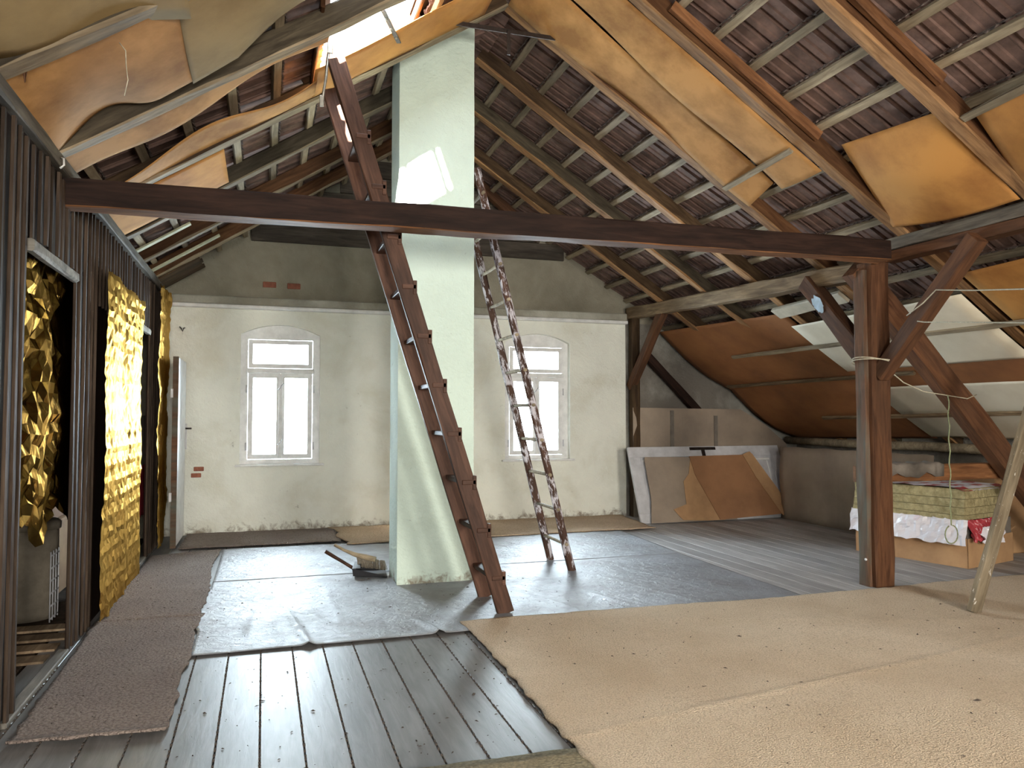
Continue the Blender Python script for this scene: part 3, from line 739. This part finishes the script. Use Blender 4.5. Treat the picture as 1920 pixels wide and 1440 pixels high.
# floor coverings -----------------------------------------------------------------------
def cover(name, poly, z, mat, label, cat, nx=60, ny=40, fn=None, ragged=.0, th=.006):
    """poly: x-range functions; rectangular grid warped by callables"""
    (xa, xb, ya, yb) = poly; v = []; f = []
    for j in range(ny + 1):
        for i in range(nx + 1):
            u = i / nx; w_ = j / ny
            X0 = xa(w_) if callable(xa) else xa; X1 = xb(w_) if callable(xb) else xb
            YA = ya(u) if callable(ya) else ya; YB = yb(u) if callable(yb) else yb
            x = X0 + (X1 - X0) * u; y = YA + (YB - YA) * w_
            if ragged:
                if i in (0, nx): x += ragged * noise.noise(Vector((y * 9, 3.3 * i, z * 50)))
                if j in (0, ny): y += ragged * noise.noise(Vector((x * 9, 7.7 * j, z * 50)))
            h = z + (fn(x, y, u, w_) if fn else 0)
            v.append((x, y, h))
    for j in range(ny):
        for i in range(nx):
            a = j * (nx + 1) + i; f.append((a, a + 1, a + nx + 2, a + nx + 1))
    o = mesh(name, v, f, mat, smooth=True)
    m_ = o.modifiers.new('thick', 'SOLIDIFY'); m_.thickness = th; m_.offset = -1
    return tag(o, label, cat)
def ridge(x, y, x0, y0, x1, y1, h, s=.018):
    dx, dy = x1 - x0, y1 - y0; L2 = dx * dx + dy * dy; t = ((x - x0) * dx + (y - y0) * dy) / L2
    if t < -.1 or t > 1.1: return 0
    e = 1 - max(0, -t, t - 1) * 10
    d2 = (x - x0 - dx * t) ** 2 + (y - y0 - dy * t) ** 2
    return h * e * math.exp(-d2 / (2 * s * s)) * (.35 + .65 * (1 - min(1, max(0, t))))
R1 = [(.30, 5.22, .16, 6.4, .022), (1.17, 5.22, 1.08, 5.62, .030), (-.08, 5.6, -.02, 6.3, .012), (.12, 5.5, .10, 6.9, .008), (.55, 5.9, .50, 7.4, .006),
      (2.3, 5.5, 2.05, 6.6, .010), (2.75, 5.6, 2.3, 7.2, .008), (3.3, 5.6, 3.0, 6.6, .006), (1.9, 6.6, 3.9, 6.75, .006), (1.6, 5.7, 1.4, 6.3, .006), (3.7, 5.6, 3.3, 7.3, .005)]
def vz(x, y, u, w_):
    h = sum(ridge(x, y, *r[:4], r[4]) for r in R1) + .003 * noise.noise(Vector((x * 2.5, y * 2.5, 0))) + .0012 * noise.noise(Vector((x * 9, y * 11, 2)))
    return max(-.001, h + .002)
cover('vinyl_sheet', (lambda w_: -.415 - .09 * max(0, math.sin((w_ - .25) * 5)) * (1 if .25 < w_ < .85 else 0), lambda w_: 4.27 + .04 * w_, lambda u: 5.215 + .03 * u, 7.46), .012, M['vinyl'],
      'shiny wrinkled grey vinyl sheet in front of and around the chimney', 'floor covering', 190, 80, vz, th=.003)
R2 = [(.9, 7.9, .6, 9.0, .008), (3.3, 7.6, 2.6, 9.0, .007), (3.9, 7.5, 3.5, 8.4, .008), (2.2, 8.3, 4.2, 8.5, .005), (.3, 7.6, .2, 9.1, .005)]
cover('vinyl_sheet', (-.41, lambda w_: 4.31 + .12 * w_, 7.42, lambda u: 9.17 - .06 * u), .0165, M['vinyl'],
      'second grey vinyl sheet overlapping behind the first, towards the windows', 'floor covering', 150, 50, lambda x, y, u, w_: max(0, sum(ridge(x, y, *r[:4], r[4]) for r in R2) + .003 * noise.noise(Vector((x * 2.5, y * 2.5, 4)))), th=.003)
def cz(x, y, u, w_):
    h = .006 * noise.noise(Vector((x * 1.2, y * 1.1, 0))) + .003
    h += .009 * math.exp(-((y - (3.35 + .16 * (x - 1.4))) / .02) ** 2) + .006 * math.exp(-((y - (4.7 - .35 * (x - 3.8)) ) / .05) ** 2)
    return h
cover('carpet', (lambda w_: 1.36 + .015 * math.sin(w_ * 9), 6.9, lambda u: 1.0, lambda u: 5.44 - .06 * min(1, u * 2.2) + .04 * math.sin(u * 9) * u), .022, M['carpet'],
      'large beige waffle-textured carpet covering the right foreground floor', 'carpet', 160, 160, cz, ragged=.02, th=.012)
rugz = lambda x, y, u, w_: .005 * noise.noise(Vector((x * 4, y * 4, 1))) + .004
cover('rug', (lambda w_: -1.125 + .04 * (1 - w_), lambda w_: -.42 + .012 * math.sin(w_ * 14), lambda u: 4.05 - .04 * u, lambda u: 6.27), .017, M['rug'],
      'mauve-brown quilted rug runner in the left foreground beside the partition', 'rug', 30, 90, lambda x, y, u, w_: rugz(x, y, u, w_) + (.012 * (1 - w_ * 30) if w_ < .033 else 0), ragged=.022, th=.012)
cover('rug', (lambda w_: -1.115, lambda w_: -.44 + .02 * math.sin(w_ * 7), 6.22, lambda u: 8.95 + .22 * u), .022, M['rug'],
      'farther mauve-brown rug runner beside the gold foil, overlapping the nearer one', 'rug', 30, 90, rugz, ragged=.03, th=.010)
cover('rug', (-.88, lambda w_: .90 - .02 * w_, lambda u: 9.34, 10.44), .023, M['rug'],
      'dusty brown rug under the left window', 'rug', 40, 30, rugz, ragged=.03, th=.010)
cover('rug', (lambda w_: .93 + .03 * math.sin(w_ * 11) - .06 * w_, lambda w_: 4.92 + .15 * w_, lambda u: 9.05 + .08 * u, 10.46), .029, M['rug_tan'],
      'tan rug strip along the gable wall behind the chimney', 'rug', 90, 30, rugz, ragged=.03, th=.010)
cover('rug', (.55, 1.62, 1.9, lambda u: 3.27 - .03 * u), .014, M['rug_olive'], 'edge of an olive-brown rug at the bottom centre, partly under the carpet', 'rug', 20, 20, lambda x, y, u, w_: .003, ragged=.02, th=.010)
# crumbs and dirt
db = MB(); rs = random.Random(11)
for i in range(900):
    z = .001
    r = rs.random()
    if r < .42: x = rs.uniform(1.5, 5.2); y = rs.uniform(2.6, 5.3); z = .030
    elif r < .62: x = rs.uniform(-1.1, -.45); y = rs.uniform(4.1, 8.8); z = .031
    elif r < .82: x = rs.uniform(-.4, 3.0); y = rs.uniform(5.3, 7.3); z = .020
    else: x = rs.uniform(-.4, 1.3); y = rs.uniform(3.4, 5.15); z = .001
    if r < .62 and rs.random() < .5: continue
    s_ = rs.uniform(.002, .006) * (1.9 if rs.random() < .06 else 1); a = rs.uniform(0, 6.3); L = s_ * rs.uniform(.8, 2.8)
    ca, sa = math.cos(a), math.sin(a)
    q = [(x + ca * L, y + sa * L, z), (x - sa * s_ * .7, y + ca * s_ * .7, z), (x - ca * L, y - sa * L, z), (x + sa * s_ * .7, y - ca * s_ * .7, z), (x, y, z + s_ * .8)]
    db.add(q, [(0, 1, 4), (1, 2, 4), (2, 3, 4), (3, 0, 4), (3, 2, 1, 0)])
tag(stuff(db.obj('floor_debris', M['debris'])), 'dark crumbs and grit scattered over the floor coverings', 'debris')
# dirt packed in the plank joints
db = MB()
for k in range(0, 15):
    x = -1.149 + k * pw
    y = 3.0
    while y < 5.25:
        s_ = rs.uniform(.003, .006); l_ = rs.uniform(.005, .02)
        db.box(x - s_, x + s_, y, y + l_, -.01, .0018); y += l_ + rs.uniform(.012, .06)
tag(stuff(db.obj('joint_debris', M['debris'])), 'dirt packed in the joints between the grey floor planks', 'debris')

# gold rescue foil -----------------------------------------------------------------------
def foil(name, x, y0, y1, z0, z1, mat, label, amp=.009, rows=.126, cols=.235, res=.042, edge=.02, seed=1, crush=0, cut=None):
    rs = random.Random(seed); ny = max(4, int((y1 - y0) / res)); nz = int((z1 - z0) / res); v = []; f = []
    for j in range(nz + 1):
        z = z0 + (z1 - z0) * j / nz
        for i in range(ny + 1):
            y = y0 + (y1 - y0) * i / ny
            row = int(z / rows); cz_ = abs(z / rows - round(z / rows)); cy_ = abs((y + (row % 2) * cols / 2) / cols - round((y + (row % 2) * cols / 2) / cols))
            d = amp * rs.uniform(-1, 1) * .55 + .0055 * max(0, 1 - cz_ * 4) + .004 * max(0, 1 - cy_ * 4) + .012 * noise.noise(Vector((y * 7 + .4 * z, z * 1.2, seed + 2)))
            d += .035 * noise.noise(Vector((y * 1.8, z * 1.1, seed))) + crush * noise.noise(Vector((y * 3.4, z * 3.1, seed + 4)))
            d += crush * .5 * noise.noise(Vector((y * 9, z * 8, seed + 9)))
            e = edge * noise.noise(Vector((z * 5, i, seed))) * (1 if i in (0, ny) else 0); e2 = edge * noise.noise(Vector((y * 6, j, seed))) * (1.5 if j in (0, nz) else 0)
            if cut and j < nz * .35: e2 += cut(y) * (1 - j / (nz * .35))
            v.append((x + d, y + e + rs.uniform(-.006, .006), z + e2 + rs.uniform(-.006, .006)))
    for j in range(nz):
        for i in range(ny):
            a = j * (ny + 1) + i; b_ = a + 1; c_ = a + ny + 2; d_ = a + ny + 1
            if rs.random() < .5: f += [(a, b_, c_), (a, c_, d_)]
            else: f += [(a, b_, d_), (b_, c_, d_)]
    return tag(mesh(name, v, f, mat), label, 'foil')
foil('gold_foil', XL + .055, 6.16, 7.96, .03, 2.57, M['foil'], 'wide bright gold rescue foil sheet hung over the partition between the doorways')
foil('gold_foil', XL + .075, 9.0, 9.85, .09, 2.93, M['foil'], 'narrow gold foil strip hung beyond the second doorway', seed=3, amp=.010, crush=.02)
foil('gold_foil', XL - .10, 4.62, 6.2, .84, 2.62, M['foil_shaded'], 'dark crumpled gold foil hanging inside the first doorway', seed=5, amp=.028, crush=.05, res=.06, cut=lambda y: .22 * noise.noise(Vector((y * 3, 0, 0))))
tag(mesh('hardboard_sheet', boxv(XL - .02, XL, 9.74, 10.46, 1.9, 2.95), BF, M['hard_o']), 'golden-brown hardboard panel in the far left corner above the door leaf', 'panel')
# white door leaf leaning in the corner
dl = thing('door_leaf', 'white door leaf standing in the far left corner beside the foil', 'door', (-.93, 9.8, 0))
child(box('panel', (-.955, -.915, 9.30, 10.28, .035, 2.16), M['white'], None, .006), dl)
e_ = child(box('edge_strip', (-.965, -.905, 9.285, 9.300, .035, 2.16), M['post_green']), dl); e_['label'] = 'dark green door edge'
for z in (.55, 1.7):
    child(box('hinge', (-.985, -.957, 9.27, 9.30, z, z + .1), M['whitegrey'], None, .003), dl)
lk = thing('wall_latch', 'small iron latch on the gable wall beside the white door leaf', 'latch', (-.93, 10.48, 1.2))
child(box('plate', (-.965, -.915, 10.485, 10.50, 1.08, 1.40), M['whitegrey'], None, .003), lk)
child(tube('bolt', [(-.94, 10.47, 1.34), (-.86, 10.45, 1.34)], .012, M['iron']), lk)
tag(tube('iron_hook', [(-1.02, 10.49, 2.62), (-1.0, 10.44, 2.60), (-.98, 10.43, 2.56), (-.97, 10.45, 2.60), (-.96, 10.49, 2.61)], .008, M['iron']), 'small rusty hook in the gable wall at upper left', 'hook')

# things in the dark room seen through the doorways
sb = thing('storage_box', 'beige storage drum in the dark room behind the first doorway', 'container', (-1.66, 6.6, 0))
o = child(tube('body', [(-1.66, 6.62, .0), (-1.66, 6.62, .05), (-1.66, 6.62, .62), (-1.66, 6.62, .66)], .20, M['beige'], sides=20, taper=[.95, 1, 1, .98]), sb)
child(tube('lid', [(-1.66, 6.62, .655), (-1.66, 6.62, .70), (-1.66, 6.62, .72)], .215, M['beige'], sides=20, taper=[1, 1, .9]), sb)
cb = thing('cardboard_box', 'brown cardboard box in the shadow behind the beige drum', 'box', (-1.9, 7.4, 0))
child(box('body', (-2.3, -1.62, 7.1, 7.75, 0, .62), M['card'], None, .01), cb)
child(box('flap', (-2.3, -1.62, 7.08, 7.10, .40, .64), M['card']), cb)
tag(box('cardboard_box', (-2.25, -1.66, 7.15, 7.7, .625, .95), M['card_b'], None, .01), 'smaller box on top of the shadowed cardboard box', 'box')
cr = thing('wire_crate', 'dark wire crate on the floor inside the first doorway', 'crate', (-1.5, 6.5, 0))
for i in range(6):
    child(tube('wire', [(-1.44, 6.32, .04 + i * .09), (-1.44, 6.55, .04 + i * .09), (-1.60, 6.9, .04 + i * .09)], .006, M['whitegrey']), cr)
for i in range(4):
    child(tube('wire', [(-1.44, 6.32 + i * .075, .02), (-1.44, 6.32 + i * .075, .52)], .005, M['whitegrey']), cr)
for k in range(4):
    box('floorboard_strip', (-2.6, -1.25, 6.15 - k * .26, 6.30 - k * .26, -.004, .012), M['strip'], floor)
v = []; f = []
for j in range(13):
    for i in range(9):
        z = .42 + j * .09; v.append((-1.26 + .03 * math.sin(i * 1.9 + j * .2), 8.98 + i * .075 + .02 * math.sin(j), z))
for j in range(12):
    for i in range(8): a = j * 9 + i; f.append((a, a + 1, a + 10, a + 9))
garment = mesh('hanging_garment', v, f, M['redcloth'], smooth=True); garment.modifiers.new('t', 'SOLIDIFY').thickness = .004
for p in garment.data.polygons: p.material_index = 0
garment.data.materials.append(M['cloth'])
for p in garment.data.polygons:
    if p.center.z > .95: p.material_index = 1
tag(garment, 'red and dark garment hanging inside the second doorway', 'clothing')

# leaning door, boards and panels at right --------------------------------------------------
ld = thing('old_door', 'grey-white panelled door lying on its side against the far wall', 'door', (6.0, 9.7, 0))
def lean(name, x0, x1, t0, t1, th0, th1, mat, parent, xs=.0, bev=.004):
    """box on the leaning plane: t along the lean 0..1, th outward"""
    b0, b1 = Vector((0, 9.66, 0)), Vector((0, 10.08, 1.04)); d_ = b1 - b0; nn = Vector((0, -d_.z, d_.y)).normalized()
    v = []
    for th in (th0, th1):
        for (x, t) in ((x0, t0), (x1, t0), (x1, t1), (x0, t1)):
            p = b0 + d_ * t + nn * th; v.append((x, p.y, p.z))
    o = mesh(name, v, BF, mat)
    bevel(o, bev); return child(o, parent) if parent else o
X0, X1 = 5.00, 7.55
lean('panel', X0, X1, .0, 1, -.03, 0.0, M['whitegrey'], ld)
for (a, b_, c, d) in ((X0, X1, .86, 1.0), (X0, X1, .0, .12), (X0, X0 + .17, .12, .86), (X1 - .17, X1, .12, .86), (6.15, 6.3, .12, .86)):
    lean('stile', a, b_, c, d, .0, .018, M['whitegrey'], ld)
lean('moulding', X0 + .20, 6.12, .80, .825, .0, .010, M['white'], ld); lean('moulding', 6.33, X1 - .20, .80, .825, .0, .010, M['white'], ld)
lean('moulding', X0 + .24, X0 + .26, .15, .79, .0, .010, M['white'], ld)
lean('moulding', X1 - .26, X1 - .24, .15, .79, .0, .010, M['white'], ld)
lean('lock_plate', 6.00, 6.44, .945, .985, .018, .028, M['iron'], ld); lean('lock_stem', 6.19, 6.25, .86, .95, .018, .030, M['iron'], ld)
def leansheet(name, pts, th, mat, label, t=.006, cat='cardboard', curve=0):
    b0, b1 = Vector((0, 9.62, 0)), Vector((0, 10.04, 1.04)); d_ = b1 - b0; nn = Vector((0, -d_.z, d_.y)).normalized()
    v = []
    for k2 in (0, 1):
        for (x, tt) in pts:
            p = b0 + d_ * tt + nn * (th + k2 * t + curve * tt * (1 - tt)); v.append((x, p.y, p.z))
    n = len(pts)
    f = [tuple(range(n - 1, -1, -1)), tuple(range(n, 2 * n))] + [(i, (i + 1) % n, (i + 1) % n + n, i + n) for i in range(n)]
    return tag(mesh(name, v, f, mat), label, cat)
leansheet('hardboard_sheet', [(5.12, .0), (6.5, .0), (6.5, .84), (5.22, .86), (5.20, .84), (5.19, .3)], .03, M['hard_g'], 'dark grey-brown board leaning on the old door, leftmost', cat='sheet')
leansheet('cardboard_sheet', [(5.62, .02), (6.0, .0), (6.3, .0), (6.3, .85), (5.95, .85), (5.86, .62), (5.75, .52), (5.72, .22), (5.50, .16), (5.58, .06)], .045, M['card'], 'torn light brown cardboard leaning in the middle of the old door')
leansheet('cardboard_sheet', [(6.20, .0), (7.28, .04), (7.02, .80), (6.95, .86), (5.92, .85), (5.95, .6)], .062, M['card_b'], 'brown cardboard sheet leaning in front of the torn piece')
leansheet('cardboard_sheet', [(7.25, .02), (7.46, .0), (7.38, .2), (6.99, .86), (6.95, .90), (6.82, .86), (6.95, .55)], .075, M['card'], 'narrow lighter cardboard flap at the right end of the leaning stack')
# brown hardboard against the stone gable
hb = thing('hardboard_sheet', 'wide grey-brown hardboard standing behind the old door', 'panel', (6.2, 10.4, 0))
vv = extrude_loops('sheet', [[(5.24, .0), (7.95, .0), (7.95, 1.05), (7.55, 1.36), (7.1, 1.60), (5.24, 1.62)]], .012, M['hard_g'], y=10.36); child(vv, hb)
child(box('strip', (5.86, 5.92, 10.345, 10.36, .9, 1.58), M['cloth']), hb)
child(box('strip', (6.62, 6.68, 10.345, 10.36, .9, 1.50), M['cloth']), hb)
# standing partition sheet right
v = []; f = []
for j in range(9):
    for i in range(25):
        y = 6.9 + (9.62 - 6.9) * i / 24; z = 1.045 * j / 8
        v.append((7.275 + .02 * math.sin(i * .5) * (j / 8) + .015 * math.sin(j), y, .0 + z + (.006 * math.sin(i * 1.3) if j == 8 else 0)))
for j in range(8):
    for i in range(24): a = j * 25 + i; f.append((a, a + 1, a + 26, a + 25))
o = mesh('hardboard_sheet', v, f, M['hard_g'], smooth=True); o.modifiers.new('t', 'SOLIDIFY').thickness = .008
tag(o, 'long grey-brown hardboard sheet standing on edge before the eaves', 'sheet')

# cardboard box with insulation ----------------------------------------------------------------
ang = math.radians(13.5)
Bc = Vector((6.59, 5.86, 0)); ux = Vector((math.cos(ang), math.sin(ang), 0)); uy = Vector((-math.sin(ang), math.cos(ang), 0))
RB = Matrix((ux, uy, Vector((0, 0, 1)))).transposed().to_4x4(); RB.translation = Bc
def lbox(name, a, mat, parent=None, bev=0):
    o = mesh(name, boxv(*a), BF, mat); o.matrix_world = RB
    if bev: bevel(o, bev)
    if parent is not None:
        o.parent = parent; o.matrix_parent_inverse = Matrix.Translation(-parent.location)
    return o
cbx = thing('cardboard_box', 'open flat cardboard box under the insulation right of the post', 'box', Bc)
lbox('front', (0, .86, 0, .008, .0, .29), M['card'], cbx); lbox('side', (0, .008, 0, 1.22, .0, .29), M['card'], cbx)
lbox('side', (.852, .86, 0, 1.22, .0, .29), M['card'], cbx); lbox('back', (0, .86, 1.212, 1.22, .0, .29), M['card'], cbx)
lbox('bottom', (0.01, .85, 0.01, 1.21, .0, .008), M['card'], cbx)
o = lbox('flap', (0, .008, 0, .9, 0, .16), M['card'], cbx); o.matrix_world = RB @ Matrix.Translation((.86, 0.05, .285)) @ Matrix.Rotation(math.radians(70), 4, 'Y')
lbox('packing', (.012, .848, .012, 1.2, .008, .455), M['cloth'], cbx)
GI = 'mineral wool slabs stacked on the box'
zz = .47
for i, (lab, h) in enumerate((('lowest', .045), ('second lowest', .07), ('second highest', .08), ('topmost', .095))):
    n1, n2 = 30, 24
    x0, x1, y0, y1 = -.03 + .01 * i, .80 + .03 * (i % 2), .02, 1.22
    v = []; f = []
    # slab with a rough fibrous surface
    bmm = bmesh.new(); bmesh.ops.create_cube(bmm, size=1)
    bmesh.ops.scale(bmm, vec=(x1 - x0, y1 - y0, h), verts=bmm.verts); bmesh.ops.translate(bmm, vec=((x0 + x1) / 2, (y0 + y1) / 2, zz + h / 2), verts=bmm.verts)
    bmesh.ops.subdivide_edges(bmm, edges=[e for e in bmm.edges if abs(e.verts[0].co.z - e.verts[1].co.z) < .001], cuts=22, use_grid_fill=True)
    for vv in bmm.verts:
        q = noise.noise_vector(vv.co * 17) * .010; vv.co.x += q.x; vv.co.y += q.y; vv.co.z += q.z * .25
    me = bpy.data.meshes.new('insulation_slab'); bmm.to_mesh(me); bmm.free()
    o = link('insulation_slab', me, M['wool'], None, RB)
    tag(o, 'yellow-green mineral wool slab, %s in the stack on the box' % lab, 'insulation', GI); zz += h + .004
def film(name, x0, x1, y0, y1, z0, z1, mat, label, seed=0, side='left', wav=.03):
    rs = random.Random(seed); v = []; f = []; nu, nv = 40, 10
    for j in range(nv + 1):
        for i in range(nu + 1):
            u = i / nu; t = j / nv
            out = .015 + .05 * t + wav * (noise.noise(Vector((u * 14, t * 2, seed))) + .6 * noise.noise(Vector((u * 31, t * 4, seed))))
            z = z1 + (z0 - z1) * t + .012 * noise.noise(Vector((u * 20, t * 5, 3))) + (.03 * noise.noise(Vector((u * 9, 0, seed + 2))) if j == nv else 0)
            if side == 'left': p = (x0 - abs(out), y0 + (y1 - y0) * u, z)
            else: p = (x0 + (x1 - x0) * u, y0 - abs(out), z)
            v.append(p)
    for j in range(nv):
        for i in range(nu): a = j * (nu + 1) + i; f.append((a, a + 1, a + nu + 2, a + nu + 1))
    o = mesh(name, v, f, mat, smooth=False, mw=RB); o.modifiers.new('t', 'SOLIDIFY').thickness = .0015
    return tag(o, label, 'plastic')
film('plastic_film', -.01, 0, -.02, 1.25, .23, .475, M['film'], 'white crumpled plastic film hanging over the long side of the cardboard box')
film('plastic_film', -.01, .45, .0, 0, .27, .475, M['film_red'], 'red printed end of the plastic wrapping at the box corner', 2, 'front', .05)
film('plastic_film', .12, .50, -.03, 0, .25, .40, M['film'], 'small torn white plastic scrap at the front of the box', 6, 'front', .07)
v = []; f = []
for j in range(13):
    for i in range(17):
        v.append((-.04 + .9 * i / 16, .0 + 1.22 * j / 12, zz + .012 + .012 * noise.noise(Vector((i * .9, j * .9, 0))) - (.05 if i == 16 else 0) - (.03 if j == 0 else 0)))
for j in range(12):
    for i in range(16): a = j * 17 + i; f.append((a, a + 1, a + 18, a + 17))
o = mesh('plastic_film', v, f, M['film'], mw=RB); o.data.materials.append(M['film_red'])
for p in o.data.polygons:
    if (p.index // 3) % 4 == 0: p.material_index = 1
tag(o, 'red and white plastic film lying on top of the insulation stack', 'plastic')
tag(box('cardboard_box', (7.55, 8.1, 6.35, 6.9, .0, .93), M['card'], None, .01), 'tall cardboard box behind the insulation stack', 'box')
# cloth over the low beam
v = []; f = []
for i in range(17):
    for j, (yy, z) in enumerate(((5.79, .93), (5.785, 1.03), (5.80, 1.045), (5.92, 1.05), (5.95, .98))):
        v.append((5.42 + .05 * i, yy - .012 * abs(math.sin(i * 1.3)) , z + .012 * math.sin(i * 1.7 + j) - (.02 * math.sin(i * .9) if j == 0 else 0)))
for i in range(16):
    for j in range(4): a = i * 5 + j; f.append((a, a + 1, a + 6, a + 5))
o = mesh('cloth', v, f, M['cloth'], smooth=True); o.modifiers.new('t', 'SOLIDIFY').thickness = .004
tag(o, 'grey cloth draped over the low timber beside the post', 'cloth')

# cords ------------------------------------------------------------------------------
def ring(cx, cy, z, rx, ry, dz=0, n=20, tilt=0):
    return [(cx + rx * math.cos(2 * pi * i / n), cy + ry * math.sin(2 * pi * i / n), z + tilt * math.cos(2 * pi * i / n) + dz * i / n) for i in range(n + 1)]
tag(tube('cord', ring(5.17, 5.50, 1.94, .19, .20, .05, 24, -.03) + ring(5.17, 5.50, 1.965, .185, .19, .0, 24, -.05), .0055, M['rope']), 'pale cord wound around the post and brace foot', 'cord')
tag(tube('clothes_line', [(5.13, 5.10, 2.34), (5.12, 4.92, 2.42), (5.13, 4.80, 2.51), (4.6, 4.0, 2.355), (4.05, 3.2, 2.21), (3.5, 2.4, 2.05)], .005, M['rope']), 'upper white line stretched from the brace to the right', 'cord')
tag(tube('clothes_line', [(5.26, 5.02, 2.27), (5.13, 4.99, 2.28), (4.9, 4.7, 2.23), (4.5, 3.9, 2.12), (4.05, 3.2, 2.02), (3.5, 2.4, 1.9)], .005, M['rope']), 'lower white line stretched from the brace to the right', 'cord')
tag(tube('cord', [(5.30, 5.50, 1.92), (5.5, 5.52, 1.80), (5.75, 5.54, 1.72), (6.05, 5.57, 1.69), (6.3, 5.57, 1.66), (6.45, 5.6, 1.70)], .005, M['rope']), 'slack cord sagging from the post to the slanting strut', 'cord')
tw = [(6.06 + .006 * sin(i * 1.7), 5.56 + .006 * math.cos(i * 1.7), 1.69 - .058 * i) for i in range(20)]
tw += [(6.06 + .075 * math.sin(a) , 5.56, .49 - .085 + .085 * math.cos(a)) for a in [i * 2 * pi / 16 for i in range(16)]]
tag(tube('twine', tw, .006, M['rope_green'], sides=5), 'green twine hanging from the sagging cord with a loop at its end', 'cord')
tag(tube('cord', [(4.27, 3.30, 3.85), (4.275, 3.30, 3.6), (4.28, 3.30, 3.35)], .005, M['rope']), 'thin cord hanging at the top right picture edge', 'cord')

# ironwork ----------------------------------------------------------------------------
i1 = thing('stay_bar', 'pale iron hatch stay bar hanging beside the ladder top', 'iron bar', (.4, 5.6, 4.2))
child(tube('bar', [(.425, 5.62, 4.26), (.42, 5.62, 4.15), (.405, 5.60, 4.05), (.40, 5.6, 3.95), (.385, 5.6, 3.85), (.375, 5.6, 3.76)], .011, M['iron_light'], sides=6), i1)
child(box('plate', (.405, .445, 5.60, 5.615, 4.12, 4.28), M['iron_light'], None, .003), i1)
child(box('plate', (.355, .385, 5.59, 5.605, 3.72, 3.80), M['iron_light'], None, .003), i1)
i2 = thing('stay_bar', 'dark perforated iron strap crossing the hatch light, right of the pale bar', 'iron bar', (.9, 5.7, 4.5))
child(beam('strap', (.78, 5.42, 4.40), (1.00, 6.06, 4.50), .035, .010, M['iron'], wane=.001, jit=0), i2)
for t in (.2, .5, .8): child(tube('rivet', [(.78 + .22 * t, 5.42 + .64 * t, 4.385 + .1 * t), (.78 + .22 * t, 5.42 + .64 * t, 4.41 + .1 * t)], .010, M['iron_light']), i2)
i3 = thing('iron_cross_strap', 'thin dark iron strap bridging the rafters near the ridge', 'iron bar', (2.0, 6.3, 4.86))
child(beam('strap', (1.52, 6.30, 4.865), (2.44, 6.30, 4.87), .012, .04, M['iron'], wane=.001, jit=.001), i3)
child(beam('hanging_tab', (2.0, 6.285, 4.87), (2.0, 6.285, 4.65), .03, .012, M['iron'], up=(0, 1, 0), wane=.001, jit=.001), i3)
tag(tube('nail', [sp(-1.09, 4.12, .02), sp(-1.095, 4.12, -.05) , (-1.105, 4.11, 3.16)], .006, M['post']), 'rusty nail sticking out of the leftmost pale rafter', 'nail')
tag(tube('wire', [(-.70, 4.14, 3.34), (-.67, 4.13, 3.30), (-.665, 4.12, 3.22), (-.655, 4.12, 3.15), (-.67, 4.12, 3.07)], .0025, M['rope']), 'thin wire dangling from the pale rafter at upper left', 'wire')
tag(tube('hook', [(XL + .01, 4.98, 2.99), (XL + .03, 4.96, 2.98), (XL + .035, 4.95, 2.94), (XL + .015, 4.95, 2.92)], .006, M['white']), 'small white cup hook on the plate above the first doorway', 'hook')

# dustpan and hand brush -----------------------------------------------------------------
dp = thing('dustpan', 'black metal dustpan lying by the left foot of the chimney', 'dustpan', (.95, 7.35, .02))
bmm = MB()
pv = [(.80, 7.22, .03), (1.10, 7.12, .022), (1.13, 7.44, .022), (.86, 7.55, .03)]
top = [(.79, 7.21, .10), (1.10, 7.11, .03), (1.13, 7.45, .03), (.85, 7.56, .10)]
bmm.add(pv + top, [(0, 3, 2, 1), (0, 1, 5, 4), (2, 3, 7, 6), (3, 0, 4, 7)])
bmm.add([(.79, 7.21, .10), (.86, 7.19, .105), (.92, 7.53, .105), (.85, 7.56, .10)], [(0, 1, 2, 3)])
o = child(bmm.obj('pan', M['black']), dp); o.modifiers.new('t', 'SOLIDIFY').thickness = .004
child(tube('handle', [(.82, 7.38, .07), (.74, 7.42, .12), (.64, 7.46, .18), (.57, 7.48, .225)], .017, M['ladder'], sides=8, taper=[1, .9, 1, 1.1]), dp)
hb2 = thing('hand_brush', 'worn hand brush with pale wooden handle resting on the dustpan', 'brush', (.95, 7.4, .1))
child(tube('handle', [(1.02, 7.33, .15), (.93, 7.37, .17), (.84, 7.42, .19), (.74, 7.47, .23), (.66, 7.52, .275)], .017, M['batten'], sides=8, taper=[1.5, 1.6, 1.3, .8, .9]), hb2)
bb = MB(); rs = random.Random(4)
for i in range(140):
    t = rs.random(); x = .86 + .24 * t + rs.uniform(-.01, .01); y = 7.41 - .09 * t + rs.uniform(-.02, .02); z = .165 - .03 * t
    dx = rs.uniform(-.01, .03); s_ = .0025
    bb.add([(x - s_, y, z), (x + s_, y, z), (x + dx + s_, y + rs.uniform(-.02, .02), z - .085), (x + dx - s_, y, z - .085)], [(0, 1, 2, 3)])
o = stuff(bb.obj('bristles', M['bristle'])); child(o, hb2); o.modifiers.new('t', 'SOLIDIFY').thickness = .002
